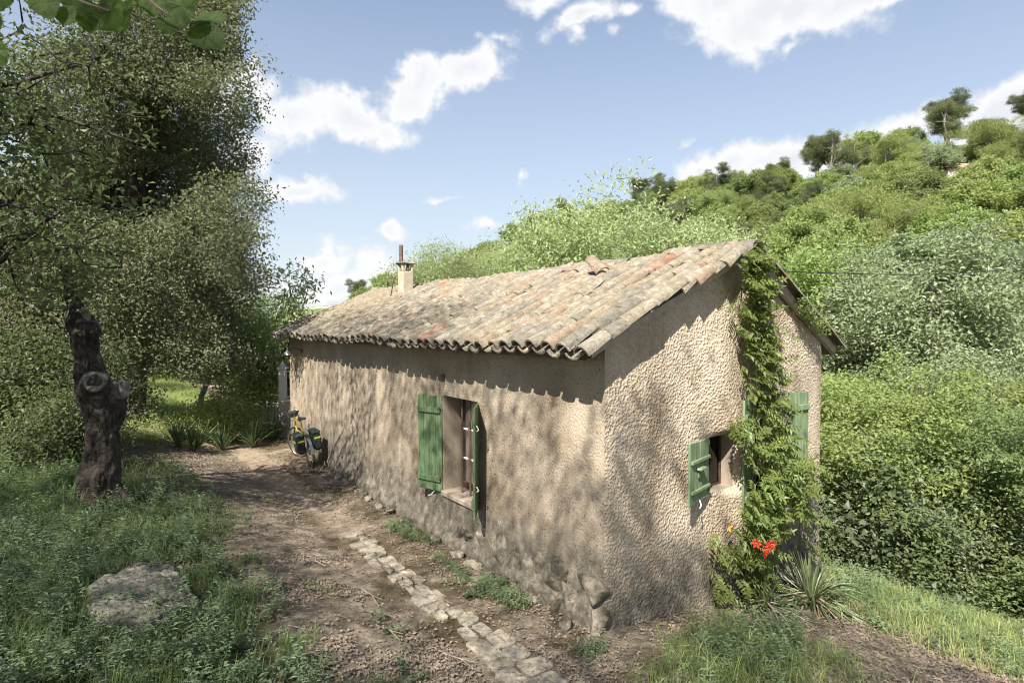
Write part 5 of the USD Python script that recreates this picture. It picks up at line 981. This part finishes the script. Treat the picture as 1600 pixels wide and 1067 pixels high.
# ------------------------------------------------------------------ the creeper on the gable
vine = thing('climbing_vine', 'bright green creeper climbing the gable to the roof, spreading over both gable windows', 'climbing plant', (*C0, 0), TH)
M['vine_stem'] = look('vine_stem', [(.3, (.10, .075, .055)), (.7, (.22, .17, .13))], 20, bump=.5)
r = np.random.default_rng(341)
def vpath(pts, n=14):
    pts = np.array(pts, float); t = np.linspace(0, len(pts) - 1, n); return np.stack([np.interp(t, np.arange(len(pts)), pts[:, k]) for k in range(3)], -1) + r.normal(size=(n, 3)) * [.018, .012, .018]
runs = [([(2.25, -.10, -.3), (2.22, -.12, .4), (2.3, -.2, 1.0), (2.28, -.14, 1.8), (2.08, -.1, 2.6), (1.98, -.12, 3.2), (2.0, -.2, 3.55)], .016, 1.0),
        ([(2.35, -.12, -.3), (2.4, -.18, .5), (2.5, -.2, 1.2), (2.42, -.12, 2.0), (2.2, -.08, 2.8), (2.12, -.12, 3.4), (2.15, -.2, 3.66)], .014, 1.0),
        ([(2.5, -.12, .3), (2.65, -.22, 1.1), (2.6, -.14, 1.8), (2.38, -.1, 2.6), (2.2, -.12, 3.25)], .010, .9),
        ([(2.28, -.15, .9), (2.1, -.22, 1.35), (1.95, -.16, 1.65), (1.72, -.14, 1.72)], .008, .75),
        ([(2.3, -.15, .6), (2.15, -.28, .95), (2.05, -.3, .75), (2.0, -.26, .5)], .007, .9),
        ([(2.45, -.2, 1.1), (2.6, -.34, 1.25), (2.8, -.3, 1.1), (2.95, -.2, .9)], .008, .7),
        ([(2.4, -.15, .8), (2.6, -.34, 1.0), (2.8, -.34, .82), (2.85, -.28, .55)], .007, .8),
        ([(2.15, -.12, -.3), (2.02, -.2, .3), (1.95, -.22, .55), (2.05, -.25, .8)], .007, .7),
        ([(2.3, -.15, .5), (2.05, -.24, .75), (1.9, -.2, .55), (1.82, -.14, .2)], .006, 1.0),
        ([(2.4, -.2, .9), (2.2, -.34, 1.15), (2.0, -.3, 1.05), (1.9, -.22, .8)], .006, .9),
        ([(3.42, -.06, -.6), (3.45, -.08, .2), (3.4, -.1, .9), (3.36, -.12, 1.15)], .006, .35),
        ([(1.6, -.06, -.3), (1.62, -.07, .2), (1.7, -.07, .45)], .005, .5)]
anchors = []
for pts, rad, w_ in runs:
    p = vpath(pts); part('stem', MB().tube(p, np.linspace(rad, rad * .4, len(p)), 5).out, M['vine_stem'], vine, smooth=True)
    ln = np.linalg.norm(np.diff(p, axis=0), axis=1).sum(); k = int(ln * 60 * w_); t = r.uniform(0, 1, k) ** .85 * (len(p) - 1); anchors.append(np.stack([np.interp(t, np.arange(len(p)), p[:, j]) for j in range(3)], -1))
anchors = np.vstack(anchors)
def compound(base, d, nrm, L, r):
    """A pinnate leaf: a rachis of paired leaflets."""
    d = norm(d); s_ = norm(np.cross(d, nrm)); m = 5; vs = []; t = np.linspace(.25, .95, m); droop = np.array([0, 0, -1.0])
    c = base + d * (t * L)[:, None] + droop * (L * .25 * t ** 2)[:, None]; cc, aa = [c[-1] + d * L * .12], [d]
    for sg in (-1, 1):
        cc += list(c + s_ * sg * L * .13); aa += list(norm(d * .55 + s_ * sg + droop * .25 + 0 * c))
    n = len(cc); v, f = leaf_quads(np.array(cc), np.array(aa), np.tile(nrm, (n, 1)) + r.normal(size=(n, 3)) * .25, L * .34 * r.uniform(.8, 1.1, n), L * .15)
    k = len(v); return np.vstack([v, [base, base + s_ * .003, c[-1]]]), np.vstack([f, [[k, k + 1, k + 2]]])
big, restv = [], MB()
for b_ in anchors:
    out = np.array([r.normal() * .9, -1.0 * r.uniform(.3, 1), r.normal() * .4 - .05]); st = b_ + [r.normal() * .085, -abs(r.normal()) * .07, r.normal() * .06]
    big.append((st, compound(st, out, norm(np.array([r.normal() * .35, -.75, .75])), r.uniform(.13, .24), r)))
big.sort(key=lambda q: q[0][1])
for i, (st, (v, f)) in enumerate(big):
    if i < 300: part('leaf', (v, f), M['vine'], vine)
    else: restv.add(v, f)
part('leafage', restv.out, M['vine'], vine, kind='stuff'); print('vine leaves', len(big))
M['orange'] = look('orange_flower', [(.3, (.7, .25, .03)), (.7, (.85, .4, .06))], 30)
e = np.array([1.72, -.16, .62]); fo = sub('blossom', vine)
for k in range(5): d = np.array([math.cos(k * 1.26), -.5, math.sin(k * 1.26)]); part('petal', (np.array([e, e + d * .03 + [.012, 0, .012], e + d * .03 - [.012, 0, .012], e + d * .055]), np.array([[0, 1, 2], [1, 3, 2]])), M['orange'], fo)
# moss and stonecrop on the back verge
t = thing('roof_moss', 'yellow green tuft of moss and stonecrop growing on the far verge of the roof', 'moss', (*C0, 0), TH); x_ = r.uniform(3.15, 3.75, 150); ctr = np.stack([x_, Y0 + r.normal(0, .05, 150), roof_z(x_) + r.uniform(-.09, .06, 150)], -1)
part('tuft', leaf_quads(np.repeat(ctr, 8, 0) + r.normal(size=(1200, 3)) * .025, r.normal(size=(1200, 3)), r.normal(size=(1200, 3)) + [0, -.5, .5], .03, .016), M['lime'], t)

# ------------------------------------------------------------------ wall and railing beyond the cottage, bicycle, cable, bough, village
GP = on_ground(445, 690); gd_ = 14.4; gx0 = (433.5 - 800) / FPX * gd_; z0 = zg(gx0, gd_) - .2
M['pebble'] = look('pebbledash', [(.3, (.26, .25, .22)), (.5, (.42, .4, .36)), (.7, (.6, .58, .54))], 30, bump=.9, bscale=55, bdist=.02)
M['paintw'] = look('old_white_paint', [(.3, (.5, .48, .45)), (.55, (.66, .64, .61)), (.75, (.74, .73, .71))], 7, rough=.55, bump=.2)
gt = thing('terrace_wall', 'low grey pebbledashed wall under a white rail, just past the far corner of the cottage', 'wall', (gx0, gd_, 0), .1)
ztop = CAM_Z - (628 - 507) / FPX * gd_; zp = CAM_Z - (577 - 507) / FPX * gd_
part('wall', MB().box([0, 0, z0], [2.2, .24, ztop], ch=.01).out, M['pebble'], gt); part('coping', MB().box([-.02, -.03, ztop + .002], [2.2, .27, ztop + .05], ch=.01).out, M['paintw'], gt)
rl = thing('white_railing', 'old white railing with a square post and finial on the grey wall beyond the cottage', 'railing', (gx0, gd_, ztop + .052), .1); hh = zp - ztop - .05
part('post', MB().box([0, .02, 0], [.17, .19, hh], ch=.01).out, M['paintw'], rl)
part('finial', MB().box([-.03, -.01, hh + .002], [.20, .22, hh + .05], ch=.012).tube([[.085, .105, hh + .05], [.085, .105, hh + .09], [.085, .105, hh + .14], [.085, .105, hh + .19]], [.10, .075, .05, .01], 8).out, M['paintw'], rl)
for z in (.06, hh - .06): part('rail', MB().box([.17, .09, z - .018], [2.0, .13, z + .018]).out, M['paintw'], rl)
for k in range(14): part('baluster', MB().tube([[.26 + k * .12, .11, .078], [.26 + k * .12, .11, hh - .078]], .010, 5).out, M['paintw'], rl)

# bicycle: local x forward, y to its left, z up; leaning on the wall, front wheel turned
M['tyre'] = look('black_rubber', [(.3, (.012, .012, .012)), (.7, (.03, .03, .03))], 20, rough=.7); M['chrome'] = look('bright_metal', [(.3, (.45, .45, .45)), (.7, (.6, .6, .6))], 10, rough=.25, metal=1.0)
M['yframe'] = look('yellow_enamel', [(.3, (0.203, 0.141, 0.017)), (.7, (0.270, 0.191, 0.028))], 10, rough=.3, spec=.5); M['blackp'] = look('black_plastic', [(.3, (0.011, 0.011, 0.012)), (.7, (0.026, 0.026, 0.027))], 10, rough=.5)
M['bag'] = look('dark_green_canvas', [(.3, (.010, .022, .020)), (.7, (.020, .040, .035))], 14, rough=.65, bump=.3, bscale=60); M['flash'] = look('yellow_reflective_band', [(.3, (.30, .38, .04)), (.7, (.42, .5, .06))], 10, rough=.4)
BW = from_house(-.30, 7.72); BW[2] = zg(BW[0], BW[1]); BROT = TH + math.pi / 2 - .06
bike = thing('bicycle', 'yellow touring bicycle with drop handlebars leaning on the long wall', 'bicycle', BW, BROT); lean = rot([1, 0, 0], -.17)
def lb(p): return trimesh.transform_points(np.atleast_2d(np.array(p, float)), lean)
def torus(cn, rad, tub, yaw=0.0, n=28, m=6, M_=None):
    a = np.linspace(0, 2 * math.pi, n + 1); p = np.stack([rad * np.cos(a), 0 * a, rad * np.sin(a)], -1) @ rot([0, 0, 1], yaw)[:3, :3].T + cn; return MB().tube(lb(p), tub, m, cap=False).out
def wheel(cn, yaw, parent):
    w_ = sub('wheel', parent); part('tyre', torus(cn, .325, .017, yaw), M['tyre'], w_, smooth=True); part('rim', torus(cn, .302, .008, yaw), M['chrome'], w_, smooth=True)
    R = rot([0, 0, 1], yaw)[:3, :3]; part('hub', MB().tube(lb(np.array([[0, -.04, 0], [0, .04, 0]]) @ R.T + cn), .02, 8).out, M['chrome'], w_)
    sp_ = MB()
    for k in range(16): a = k * math.pi / 8; sp_.tube(lb(np.array([[0, .02 * (-1) ** k, 0], [.3 * math.cos(a), 0, .3 * math.sin(a)]]) @ R.T + cn), .0016, 3, cap=False)
    part('spokes', sp_.out, M['chrome'], w_)
wheel(np.array([0, 0, .342]), 0, bike); wheel(np.array([1.03, -.02, .342]), .42, bike)
fr = sub('frame', bike); st_, bb, hd1, hd2 = [.22, 0, .86], [.42, 0, .29], [.80, 0, .88], [.83, 0, .74]
for nm, a, b_, rd in (('seat_tube', st_, bb, .016), ('top_tube', [.235, 0, .83], hd1, .015), ('down_tube', bb, hd2, .018), ('head_tube', [.79, 0, .93], [.84, 0, .70], .02)): part(nm, MB().tube(lb([a, b_]), rd, 8).out, M['yframe'], fr, smooth=True)
for sg in (-1, 1): part('chain_stay', MB().tube(lb([bb, [0, .05 * sg, .342]]), .009, 6).out, M['yframe'], fr); part('seat_stay', MB().tube(lb([[.235, 0, .82], [0, .05 * sg, .342]]), .008, 6).out, M['yframe'], fr)
for sg in (-1, 1): part('fork_blade', MB().tube(lb([[.84, .02 * sg, .70], [.93, .05 * sg, .5], [1.03, .05 * sg - .02, .342]]), .011, 6).out, M['blackp'], bike)
hb_ = sub('handlebar', bike); yv = rot([0, 0, 1], .42)[:3, :3]
def hbp(p): return lb(np.array(p) @ yv.T + [.79, 0, .98])
part('stem', MB().tube(hbp([[0, 0, -.06], [0, 0, .02], [.09, 0, .03]]), .014, 6).out, M['chrome'], hb_)
part('bar', MB().tube(hbp([[.0, -.21, -.14], [.08, -.21, -.16], [.15, -.21, -.10], [.16, -.21, -.02], [.10, -.20, .03], [.09, 0, .03], [.10, .20, .03], [.16, .21, -.02], [.15, .21, -.10], [.08, .21, -.16], [0, .21, -.14]]), .013, 6).out, M['blackp'], hb_, smooth=True)
for sg in (-1, 1): part('brake_lever', MB().tube(hbp([[.15, .21 * sg, .02], [.2, .21 * sg, .06], [.21, .2 * sg, -.06]]), .012, 6).out, M['chrome'], hb_)
part('handlebar_bag', MB().box(*np.array([[.78, -.09, .93], [.92, .09, 1.05]]), M=lean, ch=.03).out, M['blackp'], bike)
sd = Manifold.batch_hull([ball(p, q) for p, q in (([.08, .06, .985], .022), ([.08, -.06, .985], .022), ([.2, .02, .985], .02), ([.2, -.02, .985], .02), ([.34, 0, .98], .018))]).to_mesh()
part('saddle', (lb(sd.vert_properties[:, :3]), sd.tri_verts), M['blackp'], bike, smooth=40); part('seat_post', MB().tube(lb([[.225, 0, .84], [.20, 0, .97]]), .013, 6).out, M['chrome'], bike)
part('crankset', torus(np.array([.42, -.03, .29]), .085, .008, n=18), M['chrome'], bike); part('crank', MB().tube(lb([[.42, -.05, .29], [.55, -.05, .2]]), .01, 5).tube(lb([[.42, .05, .29], [.29, .05, .38]]), .01, 5).out, M['chrome'], bike)
for sg in (-1, 1): part('pedal', MB().box(np.array([.55, -.13, .19]) if sg < 0 else np.array([.24, .06, .37]), np.array([.64, -.05, .21]) if sg < 0 else np.array([.33, .14, .39]), lean, ch=.004).out, M['blackp'], bike)
part('mudguard', MB().add(*(lambda a: (lb(np.vstack([np.stack([.36 * np.cos(a), 0 * a - .025, .342 + .36 * np.sin(a)], -1), np.stack([.36 * np.cos(a), 0 * a + .025, .342 + .36 * np.sin(a)], -1)])), np.array([[k, k + 1, len(a) + k + 1, len(a) + k] for k in range(len(a) - 1)])))(np.linspace(.4, 3.5, 18))).out, M['chrome'], bike)
part('rack', MB().tube(lb([[-.28, .05, .76], [.2, .05, .76]]), .006, 5).tube(lb([[-.28, -.05, .76], [.2, -.05, .76]]), .006, 5).tube(lb([[-.1, .06, .76], [0, .06, .342]]), .005, 5).tube(lb([[-.1, -.06, .76], [0, -.06, .342]]), .005, 5).out, M['blackp'], bike)
for sg, lab in ((1, 'dark green pannier bag with a yellow band on the outer side of the bicycle'), (-1, 'dark pannier bag with a yellow band between the bicycle and the wall')):
    bg = thing('pannier_bag', lab, 'bag', BW, BROT)
    y0_, y1_ = sorted((.075 * sg, .235 * sg))
    part('body', MB().box([-.22, y0_, .36], [.13, y1_, .72], lean, ch=.045).out, M['bag'], bg); part('flap', MB().box([-.225, y0_ - .008, .67], [.135, y1_ + .008, .765], lean, ch=.04).out, M['bag'], bg)
    part('pocket', MB().box([-.245, y0_ + .03, .40], [-.221, y1_ - .03, .58], lean, ch=.01).out, M['blackp'], bg)
    part('band', MB().box([-.232, y0_ + .02, .60], [-.2225, y1_ - .02, .635], lean).out, M['flash'], bg); yb = y1_ + .002 if sg > 0 else y0_ - .002
    part('band', MB().box([-.15, yb - .003, .585], [.08, yb + .003, .615], lean).out, M['flash'], bg)

# power cable from the gable peak across the valley, and the slack wire on the gable
a = from_house(RIDGE_X + .1, -.1, 3.42); b_ = np.array(at(1640, 412.5, 12.0)); t_ = np.linspace(0, 1, 14)[:, None]
pc = part('power_cable', MB().tube(a + (b_ - a) * t_ - np.array([0, 0, .12]) * np.sin(t_ * math.pi), .007, 5).out, M['blackp']); data(pc, 'thin black cable running from the gable peak to the right edge', 'cable')

# the bough of round leaves hanging into the top left corner, close to the camera
bo = thing('overhanging_bough', 'bough of big round leaves hanging into the top left corner', 'branch', at(150, -120, 1.3))
O = at(150, -120, 1.3); M['hazel_plain'] = leaf_look('round_leaf', [(0, (.036, .066, .016)), (.6, (.052, .09, .022)), (1, (.08, .125, .032))], .6, 1.5, .5, .3, vary=.1)
M['hazel'] = usdkit.material(stage, '/World/Looks/round_leaf_mottled', {'g': ('geometry', {}), 'n': ('noise_texture', {'scale': 55.0, 'detail': 6.0, 'roughness': .7}), 'n2': ('noise_texture', {'scale': 9.0, 'detail': 2.0}), 'r': ('rgb_ramp', {'ramp': [(.3, (.024, .045, .011)), (.5, (.042, .075, .017)), (.68, (.07, .105, .026))]}),
    'r2': ('rgb_ramp', {'ramp': [(.35, (.7, .75, .7)), (.65, (1.35, 1.3, 1.1))]}), 'm': ('mix', {'mix_type': 'multiply', 'fac': 1.0}), 'p': ('principled_bsdf', {'roughness': .6, 'specular_ior_level': .25}), 't': ('translucent_bsdf', {}), 'tm': ('mix', {'mix_type': 'multiply', 'fac': 1.0, 'color2': (2.6, 2.6, 1.5)}), 'b': ('bump', {'strength': .5, 'distance': .003}), 'mc': ('mix_closure', {'fac': .55})},
    [('g.position', 'n.vector'), ('g.position', 'n2.vector'), ('n.fac', 'r.fac'), ('n2.fac', 'r2.fac'), ('r.color', 'm.color1'), ('r2.color', 'm.color2'), ('m.color', 'p.base_color'), ('m.color', 'tm.color1'), ('tm.color', 't.color'), ('n.fac', 'b.height'), ('b.normal', 'p.normal'), ('p.BSDF', 'mc.closure1'), ('t.BSDF', 'mc.closure2')], surface='mc.closure')
def bp(px, py, d=1.3): return at(px, py, d) - O
part('twig', MB().tube([bp(120, -60), bp(210, -20), bp(255, 20), bp(300, 50), bp(318, 62)], [.006, .005, .004, .003, .002], 6).tube([bp(20, -50), bp(60, -10), bp(120, 5), bp(180, 25)], [.005, .004, .003, .002], 5).tube([bp(-30, 20), bp(-10, 60), bp(0, 85)], [.004, .003, .002], 5).out, M['vine_stem'], bo)
def round_leaf(c, tipdir, nrm, size, r):
    t = norm(tipdir); s_ = norm(np.cross(nrm, t)); n = np.cross(t, s_); k = 40; a = np.linspace(0, 2 * math.pi, k, endpoint=False); V = [c]; F = []; ph = r.uniform(0, 6.28); cu = r.uniform(.02, .16); wv = r.uniform(.02, .05)
    for q in (.33, .66, .88, 1.0):
        x_ = np.cos(a) * q; y_ = np.sin(a) * (.86 - .12 * np.cos(a)) * q; rr = 1 + (.035 * np.where(np.arange(k) % 2, 1, -1) * q ** 6) + .14 * np.maximum(np.cos(a), 0) ** 8
        h_ = .16 * np.abs(y_) ** 1.2 - .10 * y_ ** 2 - cu * x_ ** 2 + wv * q * np.sin(a * 5 + ph) + .012 * np.sin((x_ + np.abs(y_) * .7) * 26)
        V += list(c + (t * (x_ * rr)[:, None] + s_ * (y_ * rr)[:, None] + n * h_[:, None]) * size)
    F = [[0, 1 + i_, 1 + (i_ + 1) % k] for i_ in range(k)]
    for w_ in range(3):
        o = 1 + w_ * k
        for i_ in range(k): i2 = (i_ + 1) % k; F += [[o + i_, o + k + i_, o + k + i2], [o + i_, o + k + i2, o + i2]]
    v, f = np.array(V), F
    return v, np.array(f)
for px, py, rr, dx, dy, d in ((334, 37, 27, 1, .1, 1.3), (330, 64, 29, .8, .55, 1.27), (293, 18, 30, .2, 1, 1.25), (272, 46, 22, .3, 1, 1.32), (248, 14, 22, .4, 1, 1.35), (185, 22, 30, .3, 1, 1.3), (207, 28, 22, -.2, 1, 1.36), (114, 31, 18, .3, 1, 1.3), (82, 14, 25, .5, 1, 1.28), (145, 30, 22, 0, 1, 1.33), (172, 40, 18, 1, .6, 1.37), (4, 88, 21, .6, 1, 1.25), (-2, 42, 18, 0, 1, 1.3), (20, 5, 20, -.3, 1, 1.34), (120, 6, 20, .6, .8, 1.36), (228, 0, 18, 0, 1, 1.4), (50, -6, 20, 0, 1, 1.3)):
    c = bp(px, py, d); tip = np.array([dx, r.normal() * .25, -dy]); part('leaf', round_leaf(c, tip, np.array([r.normal() * .25, -1, .55 + r.normal() * .2]), rr / FPX * d, r), M['hazel'], bo)

# the far hill with its village, over the left end of the roof
fx_, fy_ = np.meshgrid(np.linspace(-420, 20, 70), np.linspace(560, 900, 40)); prof = 30 * np.exp(-((fx_ + 215) / 95) ** 2) + 12 * np.exp(-((fx_ + 90) / 90) ** 2) + 16 * np.exp(-((fx_ + 360) / 80) ** 2)
fz_ = -16 + (prof + 12) * np.exp(-((fy_ - 730) / 90) ** 2) + 3 * fbm(np.stack([fx_, fy_, 0 * fx_], -1), .02, 4)
v, f = grid_mesh(fx_, fy_, fz_); M['farhill'] = look('far_hillside', [(.35, (.06, .09, .04)), (.5, (.12, .15, .07)), (.62, (.3, .27, .2))], .05, 6)
part('far_hill', (v, f), M['farhill'], smooth=True, kind='structure')
M['ochre'] = look('pale_stucco', [(.3, (.5, .43, .34)), (.7, (.62, .56, .46))], .3); M['terracotta'] = look('terracotta_roof', [(.3, (.36, .22, .15)), (.7, (.48, .32, .23))], .5); M['winp'] = look('dark_window', [(.3, (.05, .05, .05)), (.7, (.08, .08, .08))], 3)
def far_house(px, top, d, w, dep, lab, tower=False, group=None, zb=None):
    x = (px - 800) / FPX * d; zt = CAM_Z + (507 - top) / FPX * d; h = 14.0 if zb is None else zt - zb; t = thing('village_house', lab, 'house', (x, d, zt - h), group=group)
    part('wall', MB().box([-w / 2, 0, 0], [w / 2, dep, h - (0 if tower else 1.6)]).out, M['ochre'], t)
    if not tower:
        e = .4; part('roof', MB().add([[-w / 2 - e, -e, h - 1.6], [w / 2 + e, -e, h - 1.6], [w / 2 + e, dep + e, h - 1.6], [-w / 2 - e, dep + e, h - 1.6], [-w / 2 - e, dep / 2, h], [w / 2 + e, dep / 2, h]], [[0, 1, 5, 4], [2, 3, 4, 5]]).out, M['terracotta'], t)
    for k in range(max(2, int(w / 3.5))):
        xx = -w / 2 + (k + .6) * w / (max(2, int(w / 3.5)) + .2); part('window', MB().box([xx - .5, -.06, h - 4.2], [xx + .5, .02, h - 2.7]).out, M['winp'], t)
far_house(466, 488, 690, 13, 9, 'ochre village house on the far hill, leftmost seen past the eave'); far_house(479, 484, 700, 11, 9, 'taller village house on the far hill, second from the left'); far_house(492, 489, 705, 13, 9, 'wide village house on the far hill under the dark trees'); far_house(503, 486, 700, 9, 8, 'narrow village house on the far hill beside the square tower')
far_house(513, 479, 710, 9, 9, 'square stone tower of the village on the far hill', True)
for i, (px, top, mt) in enumerate(((484, 482, 0), (498, 484, 1), (511, 477, 2), (456, 486, 0), (524, 486, 1), (538, 488, 3), (472, 490, 2))):
    d = 712; x = (px - 800) / FPX * d; sc = 1.6; copy(oaks[mt], (x, d, CAM_Z + (507 - top) / FPX * d - 8.6 * sc), i, sc, 'dark tree among the houses of the village on the far hill', 'trees in the far village')
# pink house near the top of the hill on the right
x, y, z = hill_spot(1508, 118); zt = CAM_Z + (507 - 250) / FPX * y
far_house(1508, 250, y, 7, 6, 'small pink house half hidden near the top of the right hill', zb=z - 2)
